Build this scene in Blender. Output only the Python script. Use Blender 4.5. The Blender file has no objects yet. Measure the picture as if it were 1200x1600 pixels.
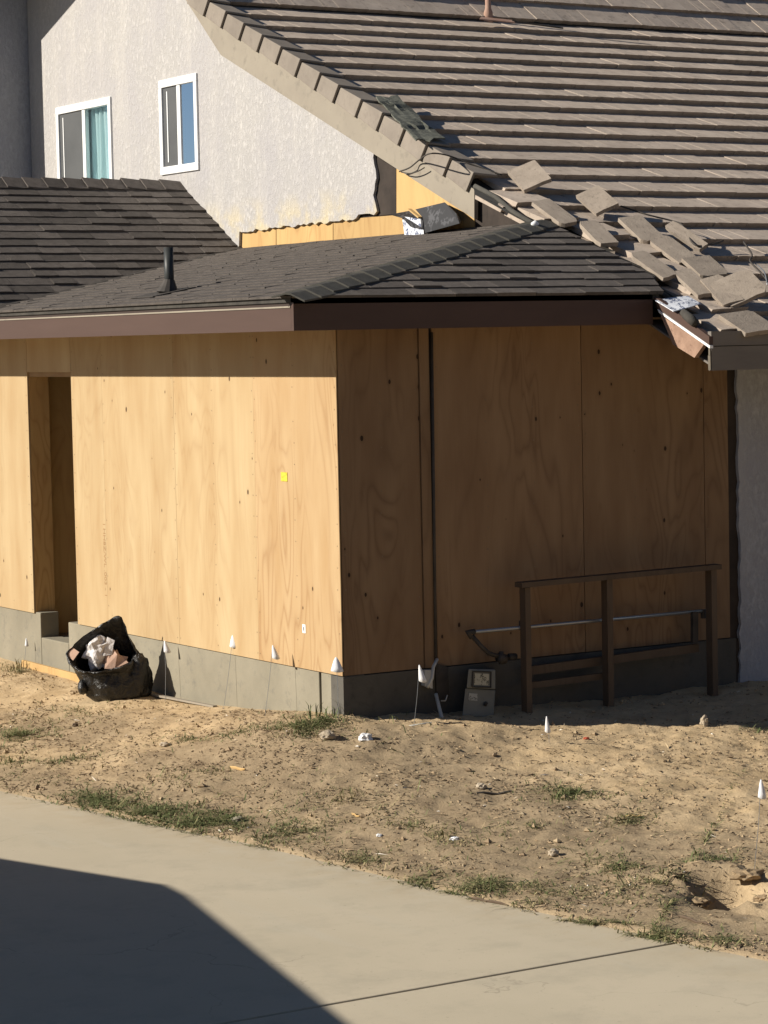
import bpy, bmesh, math, random
import numpy as np
from mathutils import Vector, Matrix, noise as mnoise
from mathutils.geometry import tessellate_polygon
random.seed(7); rng = np.random.default_rng(7)
scn = bpy.context.scene
COL = scn.collection
# ---------------------------------------------------------------- camera, sky, sun, exposure
# World axes follow the building: +X runs along the shaded front wall, +Y along the sunlit side wall,
# the origin is the outer corner of the addition, z = 0 is the driveway.
CAM = Vector((-8.814, -14.947, 2.95)); YAW = math.radians(31.5)
PITCH = math.atan(268/4000); ROLL = .021; FPX = 4000.
FW = Vector((math.sin(YAW), math.cos(YAW), 0)); RT = Vector((math.cos(YAW), -math.sin(YAW), 0)); UZ = Vector((0, 0, 1))
c_f = (FW*math.cos(PITCH) - UZ*math.sin(PITCH)).normalized()
c_u0 = (FW*math.sin(PITCH) + UZ*math.cos(PITCH)).normalized()
c_r = (RT - ROLL*c_u0).normalized(); c_u = (c_u0 + ROLL*RT).normalized()
cd = bpy.data.cameras.new('camera'); cam = bpy.data.objects.new('camera', cd); COL.objects.link(cam)
cd.sensor_fit = 'VERTICAL'; cd.sensor_height = 36; cd.lens = 36*FPX/1600; cd.clip_start = .1; cd.clip_end = 2000
mw = Matrix((c_r, c_u, -c_f)).transposed().to_4x4(); mw.translation = CAM; cam.matrix_world = mw
scn.camera = cam
SUN = Vector((-1, .4, .57)).normalized()
W = bpy.data.worlds.new("World"); scn.world = W; W.use_nodes = True
wn = W.node_tree; sky = wn.nodes.new('ShaderNodeTexSky'); sky.sky_type = 'NISHITA'; sky.sun_disc = False
sky.sun_elevation = math.asin(SUN.z); sky.sun_rotation = math.atan2(SUN.x, SUN.y); sky.dust_density = .3; sky.altitude = 1500; sky.air_density = .75; sky.ozone_density = 1.5
bg = wn.nodes['Background']; wn.links.new(sky.outputs[0], bg.inputs[0]); bg.inputs[1].default_value = .05
sd = bpy.data.lights.new('sun', 'SUN'); sd.energy = 5; sd.angle = math.radians(.53); sd.color = (1, .93, .82)
so = bpy.data.objects.new('sun', sd); COL.objects.link(so)
so.rotation_mode = 'QUATERNION'; so.rotation_quaternion = SUN.to_track_quat('Z', 'Y')
scn.view_settings.view_transform = 'Standard'; scn.view_settings.look = 'None'
scn.view_settings.exposure = .55; scn.view_settings.gamma = 1; scn.view_settings.use_curve_mapping = False

# ---------------------------------------------------------------- helpers
def ray(x, y): return c_f + c_r*((x-600)/FPX) - c_u*((y-800)/FPX)
def onplane(x, y, n, d):
    n = Vector(n); r = ray(x, y); return CAM + r*((d - n.dot(CAM))/n.dot(r))
def atX(x, y, v): return onplane(x, y, (1, 0, 0), v)
def atY(x, y, v): return onplane(x, y, (0, 1, 0), v)
def atZ(x, y, v): return onplane(x, y, (0, 0, 1), v)
def atS(x, y, a, b, c): return onplane(x, y, (-b, -c, 1), a)      # plane z = a + b X + c Y

class MB:
    def __init__(s): s.v = []; s.f = []
    def add(s, vs, fs):
        o = len(s.v); s.v += [Vector(p) for p in vs]; s.f += [tuple(i+o for i in f) for f in fs]; return s
    def prism(s, A, B):
        n = len(A)
        return s.add(list(A)+list(B), [tuple(range(n-1, -1, -1)), tuple(range(n, 2*n))] + [(i, (i+1) % n, n+(i+1) % n, n+i) for i in range(n)])
    def box(s, x0, x1, y0, y1, z0, z1):
        return s.prism([(x0, y0, z0), (x1, y0, z0), (x1, y1, z0), (x0, y1, z0)], [(x0, y0, z1), (x1, y0, z1), (x1, y1, z1), (x0, y1, z1)])
    def ext(s, poly, d):
        d = Vector(d); return s.prism([Vector(p) for p in poly], [Vector(p)+d for p in poly])
    def bar(s, a, b, w, h, up=(0, 0, 1)):
        a = Vector(a); b = Vector(b); z = (b-a).normalized(); x = z.cross(Vector(up)).normalized(); y = x.cross(z)
        q = [x*(i*w/2)+y*(j*h/2) for i, j in ((-1, -1), (1, -1), (1, 1), (-1, 1))]
        return s.prism([a+k for k in q], [b+k for k in q])
    def tube(s, P, r, n=8, cap=True):
        P = [Vector(p) for p in P]; rs = r if isinstance(r, (list, tuple)) else [r]*len(P)
        vs = []; ref = None
        for i, p in enumerate(P):
            t = (P[min(i+1, len(P)-1)]-P[max(i-1, 0)]).normalized()
            if ref is None: ref = t.orthogonal().normalized()
            ref = (ref - t*ref.dot(t)).normalized(); b = t.cross(ref)
            vs += [p+(ref*math.cos(2*math.pi*k/n)+b*math.sin(2*math.pi*k/n))*rs[i] for k in range(n)]
        fs = [(i*n+k, i*n+(k+1) % n, (i+1)*n+(k+1) % n, (i+1)*n+k) for i in range(len(P)-1) for k in range(n)]
        if cap: fs += [tuple(range(n-1, -1, -1)), tuple((len(P)-1)*n+k for k in range(n))]
        return s.add(vs, fs)
    def grid(s, rows, closed=False):
        n = len(rows[0]); vs = [p for r in rows for p in r]; m = n if closed else n-1
        return s.add(vs, [(i*n+k, i*n+(k+1) % n, (i+1)*n+(k+1) % n, (i+1)*n+k) for i in range(len(rows)-1) for k in range(m)])
    def mesh(s, name, off=(0, 0, 0), smooth=False, recalc=True):
        me = bpy.data.meshes.new(name); o = Vector(off)
        me.from_pydata([tuple(p-o) for p in s.v], [], s.f)
        if recalc:
            bm = bmesh.new(); bm.from_mesh(me); bmesh.ops.recalc_face_normals(bm, faces=bm.faces); bm.to_mesh(me); bm.free()
        if smooth: me.polygons.foreach_set('use_smooth', [True]*len(me.polygons))
        return me
def link(name, me, mat=None, parent=None):
    o = bpy.data.objects.new(name, me); COL.objects.link(o)
    if mat is not None and len(me.materials) == 0: me.materials.append(mat)
    if parent is not None: o.parent = parent; o['_b'] = parent.get('_b', (0, 0, 0))
    return o
def part(name, mb, mat, parent, smooth=False, recalc=True, label=None):
    o = link(name, mb.mesh(name, parent.get('_b', (0, 0, 0)), smooth, recalc), mat, parent)
    if label: o['label'] = label
    return o
def thing(name, label, cat, loc=(0, 0, 0), group=None):
    o = bpy.data.objects.new(name, None); COL.objects.link(o); o.location = loc; o['_b'] = tuple(loc)
    o.empty_display_size = .1; o['label'] = label; o['category'] = cat
    if group: o['group'] = group
    return o
def solo(name, mb, mat, label, cat, loc=None, group=None, smooth=False, recalc=True):
    loc = Vector(loc) if loc is not None else sum(mb.v, Vector())/len(mb.v)
    o = link(name, mb.mesh(name, loc, smooth, recalc), mat); o.location = loc
    o['label'] = label; o['category'] = cat
    if group: o['group'] = group
    return o
def bevel(o, w, seg=2):
    m = o.modifiers.new('bevel', 'BEVEL'); m.width = w; m.segments = seg; m.limit_method = 'ANGLE'; m.angle_limit = .6; return o

# ---------------------------------------------------------------- materials
class G:
    def __init__(s, name, rough=.85, spec=.25):
        s.m = bpy.data.materials.new(name); s.m.use_nodes = True; s.t = s.m.node_tree
        s.b = s.t.nodes['Principled BSDF']; s.out = s.t.nodes['Material Output']
        s.b.inputs['Roughness'].default_value = rough; s.b.inputs['Specular IOR Level'].default_value = spec
    def n(s, ty, ins=None, **at):
        nd = s.t.nodes.new('ShaderNode'+ty)
        for k, v in at.items(): setattr(nd, k, v)
        for k, v in (ins or {}).items():
            if isinstance(v, bpy.types.NodeSocket): s.t.links.new(v, nd.inputs[k])
            else: nd.inputs[k].default_value = v
        return nd
    def set(s, k, v):
        if isinstance(v, bpy.types.NodeSocket): s.t.links.new(v, s.b.inputs[k])
        else: s.b.inputs[k].default_value = v
    def math(s, op, a, b=0., c=0., clamp=False): return s.n('Math', {0: a, 1: b, 2: c}, operation=op, use_clamp=clamp).outputs[0]
    def coord(s, sc=(1, 1, 1), rand=True):
        tc = s.n('TexCoord').outputs['Object']
        v = s.n('Vector' 'Math', {0: tc, 1: sc}, operation='MULTIPLY').outputs[0]
        if rand:
            r = s.n('ObjectInfo').outputs['Random']; r2 = s.math('MULTIPLY', r, 91.7)
            cmb = s.n('CombineXYZ', {0: r2, 1: r2, 2: r2}).outputs[0]
            v = s.n('VectorMath', {0: v, 1: cmb}, operation='ADD').outputs[0]
        return v
    def noise(s, v, scale, detail=4, rough=.55, dist=0.): return s.n('TexNoise', {'Vector': v, 'Scale': scale, 'Detail': detail, 'Roughness': rough, 'Distortion': dist}).outputs['Fac']
    def ramp(s, f, *st):
        nd = s.n('ValToRGB', {'Fac': f}); el = nd.color_ramp.elements
        while len(el) < len(st): el.new(.5)
        for e, (p, c) in zip(el, st): e.position = p; e.color = (*c, 1) if len(c) == 3 else c
        return nd.outputs[0]
    def mr(s, f, a, b, c=0., d=1.): return s.n('MapRange', {0: f, 1: a, 2: b, 3: c, 4: d}).outputs[0]
    def mix(s, f, a, b, mode='MIX'):
        nd = s.n('Mix', data_type='RGBA', blend_type=mode); nd.clamp_factor = True
        for i, v in ((0, f), (6, a), (7, b)):
            if isinstance(v, bpy.types.NodeSocket): s.t.links.new(v, nd.inputs[i])
            else: nd.inputs[i].default_value = v if i == 0 else ((*v, 1) if len(v) == 3 else v)
        return nd.outputs[2]
    def vary(s, col, amt):       # per object brightness
        r = s.n('ObjectInfo').outputs['Random']; f = s.mr(r, 0, 1, 1-amt, 1+amt)
        return s.n('VectorMath', {0: col, 'Scale': f}, operation='SCALE').outputs[0]
    def bump(s, h, strength=.5, dist=.01):
        s.t.links.new(s.n('Bump', {'Height': h, 'Strength': strength, 'Distance': dist}).outputs[0], s.b.inputs['Normal'])
def mottled(name, c1, c2, scale=6, rough=.85, stretch=(1, 1, 1), vary=.0, bump=0, bscale=60, bdist=.004, spec=.25, c3=None, metal=0, lo=.3, hi=.7):
    g = G(name, rough, spec); v = g.coord(stretch)
    f = g.mr(g.noise(v, scale, 6, .6), lo, hi); col = g.mix(f, c1, c2)
    if c3: col = g.mix(g.mr(g.noise(v, scale*3.1, 5, .7), .55, .75), col, c3)
    if vary: col = g.vary(col, vary)
    g.set('Base Color', col); g.set('Metallic', metal)
    if bump: g.bump(g.noise(v, bscale, 5, .65), bump, bdist)
    return g.m

def plywood(name, pale, tan, dark, grain=.5, knots=.5):
    g = G(name, .75, .25); tc = g.n('TexCoord').outputs['Object']; sp = g.n('SeparateXYZ', {0: tc})
    rn = g.math('MULTIPLY', g.n('ObjectInfo').outputs['Random'], 57.)
    h = g.math('ADD', g.math('SUBTRACT', sp.outputs[0], sp.outputs[1]), rn); z = g.math('ADD', sp.outputs[2], rn)
    def vec(a, b): return g.n('CombineXYZ', {0: g.math('MULTIPLY', h, a), 1: 0., 2: g.math('MULTIPLY', z, b)}).outputs[0]
    broad = g.noise(vec(1, .22), 4.5, 3, .5)
    col = g.mix(g.mr(broad, .32, .68), pale, tan)
    figure = g.noise(vec(1, .2), 2.6, 2.5, .45, .6)
    ring = g.math('PINGPONG', g.math('MULTIPLY', figure, 30.), 1.)
    lines = g.math('POWER', ring, 3.)
    zone = g.mr(g.noise(vec(1, .3), 1.4, 1), .42, .6)
    col = g.mix(g.math('MULTIPLY', g.math('MULTIPLY', lines, zone), grain), col, dark)
    fib = g.noise(vec(1, .025), 170, 3, .6)
    col = g.mix(g.math('MULTIPLY', g.mr(fib, .45, .75), .35*grain), col, dark)
    st = g.noise(vec(1, .06), 28, 4, .6)
    col = g.mix(g.math('MULTIPLY', g.mr(st, .55, .8), .3), col, tan)
    vo = g.n('TexVoronoi', {'Vector': vec(1, .62), 'Scale': 8.5, 'Randomness': 1.}, voronoi_dimensions='3D')
    pick = g.n('SeparateColor', {0: vo.outputs['Color']})
    size = g.mr(pick.outputs[0], .3, 1., 0., .115)
    wob = g.math('ADD', vo.outputs['Distance'], g.math('MULTIPLY', g.math('SUBTRACT', g.noise(vec(1, .5), 30, 2), .5), .05))
    halo = g.math('SUBTRACT', 1., g.math('DIVIDE', wob, g.math('ADD', g.math('MULTIPLY', size, 2.2), .0005)), clamp=True)
    core = g.math('MULTIPLY', g.math('SUBTRACT', g.math('ADD', size, 0.), wob), 60., clamp=True)
    col = g.mix(g.math('MULTIPLY', halo, .3*knots), col, dark)
    col = g.mix(g.math('MULTIPLY', core, knots), col, tuple(c*.28 for c in dark))
    col = g.vary(col, .085)
    g.set('Base Color', col); g.bump(fib, .12, .002)
    return g.m

PLY = plywood('plywood_clean', (.475, .358, .203), (.40, .275, .14), (.30, .18, .08), .30, 1.)
PLYW = plywood('plywood_figured', (.485, .345, .19), (.42, .275, .135), (.30, .17, .075), .62, 1.1)
PLYD = plywood('plywood_shade_toned', (.265, .172, .096), (.205, .124, .066), (.115, .062, .032), .5, 1.4)  # darker copy of the plywood, front wall shade put into its colours
STUD = plywood('stud_timber', (.33, .21, .10), (.28, .17, .08), (.17, .09, .04), .4, .4)
RAIL = plywood('weathered_timber', (.12, .085, .056), (.095, .066, .044), (.06, .04, .026), .5, .4)
LUMB = plywood('new_lumber', (.52, .35, .15), (.46, .29, .12), (.30, .16, .06), .5, .3)
CONW = mottled('shade_toned_foundation_concrete', (.075, .07, .06), (.115, .105, .088), 2.2, .9, (1, 1, 1), .04, .5, 45, .004, c3=(.06, .055, .048))  # darker copy of the foundation concrete with the front wall's shade in its colour
CONC = mottled('foundation_concrete', (.20, .180, .134), (.265, .238, .178), 2.2, .9, (1, 1, 1), .04, .5, 45, .004, c3=(.15, .14, .115))
SHNG = mottled('shingle_granules', (.066, .057, .050), (.106, .091, .080), 14, .92, (1, 1, 1), .2, .9, 260, .004, c3=(.05, .043, .038))
SHNL = mottled('front_shingle_granules', (.082, .070, .061), (.124, .107, .094), 14, .92, (1, 1, 1), .28, .9, 260, .004, c3=(.05, .043, .038))
SHNC = mottled('hip_shingle_granules', (.062, .060, .053), (.092, .086, .074), 14, .92, (1, 1, 1), .12, .9, 260, .004)
TILE = mottled('concrete_tile', (.36, .295, .24), (.46, .385, .315), 5, .9, (1, 1, 1), .07, .6, 70, .004, c3=(.17, .14, .115))
RAKE = mottled('rake_tile_concrete', (.205, .175, .145), (.265, .228, .188), 4, .9, (1, 1, 1), .07, .5, 70, .003, c3=(.18, .15, .125))
FELT = mottled('roofing_felt', (.035, .033, .03), (.075, .068, .058), 8, .95, (1, 1, 1), 0, .5, 60, .006)
FASB = mottled('brown_fascia_paint', (.068, .040, .031), (.082, .049, .038), 2, .6, (1, .3, 3), .0, .2, 25, .002)
FAST = mottled('brown_trim_paint', (.040, .027, .021), (.052, .034, .027), 2, .6, (1, .3, 3), .0, .2, 25, .002)
FASG = mottled('old_fascia_paint', (.14, .125, .11), (.18, .16, .14), 2, .7, (1, .4, 4), 0, .3, 30, .003)
BARG = mottled('barge_board_paint', (.26, .225, .178), (.30, .262, .205), 3, .7, (1, 1, 1), .03, .3, 40, .002, c3=(.20, .175, .14))
PINK = mottled('bare_barge_wood', (.36, .235, .17), (.24, .15, .105), 9, .85, (1, 1, 1), 0, .4, 60, .003, c3=(.12, .07, .05))
WHIT = mottled('white_vinyl', (.74, .74, .73), (.80, .80, .79), 3, .35, (1, 1, 1), 0, 0)
PAPR = mottled('white_paper', (.66, .66, .66), (.78, .78, .78), 5, .8, (1, 1, 1), .04, .2, 60, .003)
FLAG = mottled('white_plastic_flag', (.72, .72, .74), (.80, .80, .80), 5, .5, (1, 1, 1), .03, 0)
TARP = mottled('building_paper', (.028, .022, .018), (.055, .042, .034), 5, .85, (1, 1, 1), 0, .4, 30, .004)
METL = mottled('galvanised_metal', (.33, .34, .35), (.42, .43, .44), 9, .45, (1, 1, 1), 0, .1, 60, .001, .5, metal=.8)
GREY = mottled('grey_enamel', (.15, .155, .145), (.19, .195, .18), 6, .5, (1, 1, 1), .04, .1, 50, .001)
DARK = mottled('dark_iron', (.04, .036, .032), (.07, .06, .052), 10, .7, (1, 1, 1), 0, .3, 60, .002)
ABS = mottled('black_pipe_plastic', (.028, .03, .03), (.045, .048, .046), 10, .45, (1, 1, 1), 0, .1, 60, .001)
RUST = mottled('rusty_pipe', (.30, .17, .12), (.38, .26, .2), 12, .8, (1, 1, 1), 0, .4, 60, .002)
NAIL = mottled('nail_heads', (.17, .125, .075), (.24, .17, .10), 40, .6)
CABL = mottled('pale_grey_cable', (.46, .45, .41), (.56, .55, .50), 20, .5)
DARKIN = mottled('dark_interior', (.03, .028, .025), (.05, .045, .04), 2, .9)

def stucco(name, base, dirt=True):
    g = G(name, .92, .2); v = g.coord((1, 1, 1), False)
    vs_ = g.n('VectorMath', {0: v, 1: (1, 1, .6)}, operation='MULTIPLY').outputs[0]; lace = g.noise(vs_, 30, 6, .68, .3); fine = g.noise(v, 75, 4, .6)
    col = g.mix(g.mr(lace, .38, .66), tuple(c*.80 for c in base), tuple(min(c*1.08, .9) for c in base))
    stv = g.n('VectorMath', {0: v, 1: (1.6, 1.6, .25)}, operation='MULTIPLY').outputs[0]
    col = g.mix(g.mr(g.noise(v, 1.3, 5, .6), .42, .62, 0, .8), col, tuple(c*k for c, k in zip(base, (.86, .86, .90))))
    col = g.mix(g.mr(g.noise(stv, 2.6, 5, .65), .5, .72, 0, .6), col, tuple(c*k for c, k in zip(base, (1.10, 1.09, 1.06))))
    if dirt:       # primer-yellow splashes along the cut lower edge
        z = g.n('SeparateXYZ', {0: v}).outputs[2]
        m = g.math('MULTIPLY', g.mr(z, 3.93, 4.28, 1., 0.), g.mr(g.noise(v, 3.2, 4, .6), .46, .6))
        col = g.mix(g.math('MULTIPLY', m, .75), col, (.60, .50, .28))
    g.set('Base Color', col)
    h = g.math('ADD', g.mr(lace, .44, .6), g.math('MULTIPLY', fine, .35))
    g.bump(h, .5, .009); return g.m
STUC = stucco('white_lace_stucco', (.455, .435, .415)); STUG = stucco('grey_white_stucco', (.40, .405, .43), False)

def conc_drive():
    g = G('driveway_concrete', .9, .2); v = g.coord((1, 1, 1), False)
    col = g.mix(g.mr(g.noise(v, .55, 5, .6), .35, .65), (.445, .388, .285), (.495, .43, .318))
    col = g.mix(g.mr(g.noise(v, 2.3, 6, .7), .5, .75, 0, .55), col, (.33, .295, .225))
    st = g.n('VectorMath', {0: v, 1: (3.2, .5, 1)}, operation='MULTIPLY').outputs[0]
    col = g.mix(g.mr(g.noise(st, 1.4, 4, .6), .58, .72, 0, .35), col, (.47, .43, .34))
    col = g.mix(g.mr(g.noise(v, 150, 3, .7), .55, .8, 0, .5), col, (.28, .25, .19))
    xyz = g.n('SeparateXYZ', {0: v}); d = g.math('SUBTRACT', xyz.outputs[0], g.math('SUBTRACT', -1.98, g.math('MULTIPLY', xyz.outputs[1], .165)))
    dust = g.math('MULTIPLY', g.mr(d, -.55, .1), g.mr(g.noise(v, 4.5, 6, .7), .38, .66))
    col = g.mix(g.math('MULTIPLY', dust, .75), col, (.40, .31, .19))
    vo = g.n('TexVoronoi', {'Vector': g.n('VectorMath', {0: v, 1: g.n('TexNoise', {'Vector': v, 'Scale': 2.2, 'Detail': 5.}).outputs['Color']}, operation='ADD').outputs[0], 'Scale': .42}, feature='DISTANCE_TO_EDGE')
    crack = g.math('MULTIPLY', g.math('SUBTRACT', 1., g.math('MULTIPLY', vo.outputs['Distance'], 260.), clamp=True), g.mr(g.noise(v, .8, 2), .48, .6))
    col = g.mix(g.math('MULTIPLY', crack, .55), col, (.2, .17, .13))
    sp2 = g.noise(v, 34, 3, .6); col = g.mix(g.mr(sp2, .66, .74, 0, .5), col, (.23, .20, .155))
    br = g.n('VectorMath', {0: v, 1: (1, 22, 1)}, operation='MULTIPLY').outputs[0]
    g.set('Base Color', col); g.bump(g.math('ADD', g.math('MULTIPLY', g.noise(br, 7, 3), .5), g.math('ADD', g.noise(v, 9, 4), g.noise(v, 190, 3))), .3, .004); return g.m
DRIV = conc_drive()
def dirt_mat():
    g = G('dry_soil', .97, .1); v = g.coord((1, 1, 1), False)
    zn = g.n('Attribute', attribute_name='mulch').outputs['Fac']
    gold = g.mix(g.mr(g.noise(v, 3, 6, .65), .35, .65), (.45, .33, .19), (.56, .425, .26))
    brown = g.mix(g.mr(g.noise(v, 4, 6, .65), .3, .7), (.255, .19, .118), (.385, .295, .185))
    shd = g.n('Attribute', attribute_name='wall_shade').outputs['Fac']
    f = g.math('ADD', zn, g.math('MULTIPLY', g.math('SUBTRACT', g.noise(v, 3.4, 6, .7), .5), 1.1))
    col = g.mix(g.mr(f, .3, .7), gold, brown)
    col = g.mix(g.mr(g.noise(v, 22, 5, .7), .55, .78, 0, .45), col, (.18, .13, .078))
    col = g.mix(g.mr(g.noise(v, 70, 4, .7), .58, .78, 0, .45), col, (.14, .10, .062))
    col = g.mix(g.mr(g.noise(v, 48, 4, .7), .58, .78, 0, .6), col, (.52, .42, .28))
    g.set('Base Color', col)
    col = g.mix(g.mr(g.math('ADD', shd, g.math('MULTIPLY', g.math('SUBTRACT', g.noise(v, 5, 4), .5), .7)), .35, .75, 0, .85), col, (.075, .058, .042))  # shade tone mixed over the soil by the wall, result left unconnected
    h = g.math('ADD', g.math('MULTIPLY', g.noise(v, 14, 6, .7), 1.), g.math('MULTIPLY', g.noise(v, 75, 5, .7), .45))
    g.bump(h, .6, .018); return g.m
DIRT = dirt_mat()
def glass(name, refl, tint):
    g = G(name); nt = g.t; nt.nodes.remove(g.b)
    tr = g.n('BsdfTransparent', {'Color': (*tint, 1)}); gl = g.n('BsdfGlossy', {'Color': (.9, .95, 1, 1), 'Roughness': .02})
    lw = g.n('Fresnel', {'IOR': 1.5}).outputs[0]; f = g.math('ADD', g.math('MULTIPLY', lw, .8), refl, clamp=True)
    mx = g.n('MixShader', {0: f}); nt.links.new(tr.outputs[0], mx.inputs[1]); nt.links.new(gl.outputs[0], mx.inputs[2])
    nt.links.new(mx.outputs[0], g.out.inputs[0]); return g.m
GLS = glass('window_glass', .12, (.82, .88, .88)); GLB = glass('coated_window_glass', .62, (.4, .45, .5))
SCRN = mottled('insect_screen', (.075, .078, .08), (.095, .098, .10), 3, .7)
CURT = mottled('teal_curtain', (.46, .60, .62), (.58, .70, .71), 8, .8, (1, 4, .2))
GRAS = None
def grass_mat():
    g = G('dry_green_grass', .8, .2); a = g.n('Attribute', attribute_name='tone').outputs['Fac']
    g.set('Base Color', g.ramp(a, (0., (.085, .115, .04)), (.4, (.13, .15, .06)), (.7, (.21, .19, .09)), (1., (.34, .27, .15)))); return g.m
GRAS = grass_mat()
def chip_mat():
    g = G('mulch_chips', .9, .15); a = g.n('Attribute', attribute_name='tone').outputs['Fac']
    g.set('Base Color', g.ramp(a, (0., (.12, .088, .058)), (.45, (.26, .19, .12)), (.75, (.38, .28, .17)), (.94, (.45, .36, .23)), (1., (.65, .6, .52)))); return g.m
CHIP = chip_mat()
def bagm():
    g = G('black_bin_bag', .32, .5); v = g.coord((1, 1, 1), False)
    g.set('Base Color', (.012, .011, .010, 1)); g.bump(g.noise(v, 16, 5, .6, 1.2), .7, .03); return g.m
BAGM = bagm()
BAGW = mottled('white_crumpled_plastic', (.62, .58, .56), (.74, .72, .72), 9, .45, (1, 1, 1), 0, .8, 14, .03)
CARD = mottled('pinkish_packing_paper', (.46, .30, .22), (.56, .38, .29), 7, .8, (1, 1, 1), .1, .4, 20, .01)
def printed(name, base, ink, sc, axis=0):
    g = G(name, .7, .3); v = g.coord((1, 1, 1), False)
    n1 = g.noise(v, sc, 2, .5); n2 = g.noise(v, sc*3.5, 1, .5)
    f = g.math('MULTIPLY', g.mr(n1, .5, .56), g.mr(n2, .44, .5))
    g.set('Base Color', g.mix(f, base, ink)); return g.m
PRNT = printed('printed_label', (.70, .72, .76), (.10, .12, .2), 20)
PRNG = printed('printed_grey_wrap', (.028, .028, .030), (.075, .075, .08), 9)

# ---------------------------------------------------------------- ground (heights used by everything that stands on it)
EDGE = np.array([(-12, -.1), (-5.73, -1.096), (-5.287, -1.19), (-4.07, -1.40), (-3.03, -1.54), (-1.736, -1.70), (-.593, -1.92), (.887, -2.17), (4, -2.7), (9, -3.5)])
def edge_t(s): return np.interp(s, EDGE[:, 0], EDGE[:, 1])
CP = [(0, 9, .25), (0, 5.9, .235), (0, 4, .205), (0, 2.28, .237), (-.35, 2.95, .25), (-.5, 3.4, .235), (-.4, 4.4, .22), (-.6, 2.3, .235), (0, 3.6, .234), (0, 1.2, .305), (0, .45, .375), (0, 0, .41), (-.35, .2, .33), (.41, -.165, .335), (1.28, -.51, .275), (2.77, -1.12, .17),
      (3.45, .02, .31), (1.5, .02, .33), (6, 0, .25), (4.5, -1.6, .1), (-1, 3, .13), (-1, 0, .18), (0, -2, .14), (.3, -3.6, .07), (2.5, -3, .08), (1, -6, .03), (5, -6, .0), (3, 4, .25), (9, 9, .2), (9, 0, .15), (9, -9, -.02), (2, -11, 0)]
CP += [(float(edge_t(s))+.05, s, .018) for s in (-11, -8, -5.7, -4.8, -4, -3, -2, -1, 0, 1, 2.5, 4, 7)]
CP = np.array(CP); _d = np.linalg.norm(CP[:, None, :2]-CP[None, :, :2], axis=2)
_w = np.linalg.solve(_d+np.eye(len(CP))*1e-6, CP[:, 2]-.12)
_perm = rng.permutation(512)
def vnoise(x, y):
    xi = np.floor(x).astype(int); yi = np.floor(y).astype(int); fx = x-xi; fy = y-yi
    fx = fx*fx*(3-2*fx); fy = fy*fy*(3-2*fy)
    h = lambda a, b: _perm[(_perm[a & 511]+b) & 511]/255.5-1
    return (h(xi, yi)*(1-fx)+h(xi+1, yi)*fx)*(1-fy)+(h(xi, yi+1)*(1-fx)+h(xi+1, yi+1)*fx)*fy
def fbm(x, y, f, o=4): return sum(vnoise(x*f*2.03**k+17.3*k, y*f*2.03**k-9.1*k)*.5**k for k in range(o))
HOLE = atZ(1135, 1392, .05)
def ground_z(t, s):
    t = np.asarray(t, float); s = np.asarray(s, float); shp = np.broadcast(t, s).shape
    T = np.broadcast_to(t, shp).ravel(); S_ = np.broadcast_to(s, shp).ravel()
    Z = np.empty(T.size)
    for i in range(0, T.size, 40000):
        dd = np.hypot(T[i:i+40000, None]-CP[None, :, 0], S_[i:i+40000, None]-CP[None, :, 1]); Z[i:i+40000] = .12+dd@_w
    far = np.clip((np.hypot(T, S_)-12)/10, 0, 1); Z = Z*(1-far)
    e = np.clip((T-edge_t(S_))/.5, 0, 1); near = np.clip(np.minimum(np.abs(T), 9)/.25, .25, 1)
    rough = .022*fbm(T, S_, 1.6)+.011*fbm(T+5, S_, 5., 4)+.009*np.abs(fbm(T, S_+3, 13., 3))
    Z = Z+rough*(.25+.75*e)*np.where(S_ > -.05, near, 1)
    r = np.hypot(T-HOLE.x, (S_-HOLE.y)*.8)
    Z = Z+.10*np.exp(-((r-.27)/.10)**2)*(.6+.4*fbm(T, S_, 6.))*(T > HOLE.x-.12) - .22*np.exp(-(r/.15)**2)
    d = T-edge_t(S_)
    Z = np.where(d < 0, np.maximum(-.08, .012+d*.9), Z)
    return Z.reshape(shp)
def mulch(t, s):
    m = np.exp(-(((t+.35)/.9)**2+((s+1.9)/2.6)**2))*1.1+.55*np.exp(-(((t+1.2)/.8)**2+((s-2.)/3.2)**2))
    m = m+.6*np.exp(-(((t+.8)/.7)**2+((s+4.2)/1.4)**2))
    ed = t-edge_t(s); m = m+.9*np.exp(-(ed/.35)**2)
    return np.clip(m+.25*fbm(t, s, 1.1), 0, 1)
def axis_pts(lo, hi, step, far):
    a = np.arange(lo, hi, step); ex = []; d = step; p = hi
    while p < far: d *= 1.45; p += d; ex.append(p)
    lo_ = []; d = step; p = lo
    while p > -far: d *= 1.45; p -= d; lo_.append(p)
    return np.array(lo_[::-1]+list(a)+ex)
ta = axis_pts(-2.8, 4.2, .03, 320); sa = axis_pts(-7.5, 6.2, .03, 320)
TT, SS = np.meshgrid(ta, sa, indexing='ij'); ZZ = ground_z(TT, SS)
ZZ = np.where((SS > .15) & (TT > .15), np.minimum(ZZ, .22), ZZ)
nt_, ns_ = TT.shape
me = bpy.data.meshes.new('ground'); me.vertices.add(nt_*ns_)
me.vertices.foreach_set('co', np.stack([TT, SS, ZZ], -1).astype(np.float32).ravel())
ii, jj = np.meshgrid(np.arange(nt_-1), np.arange(ns_-1), indexing='ij'); q = ii*ns_+jj
quads = np.stack([q, q+ns_, q+ns_+1, q+1], -1).reshape(-1, 4)
me.loops.add(quads.size); me.loops.foreach_set('vertex_index', quads.ravel().astype(np.int32))
me.polygons.add(len(quads)); me.polygons.foreach_set('loop_start', np.arange(0, quads.size, 4, dtype=np.int32))
me.update(calc_edges=True); me.polygons.foreach_set('use_smooth', [True]*len(quads))
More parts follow.
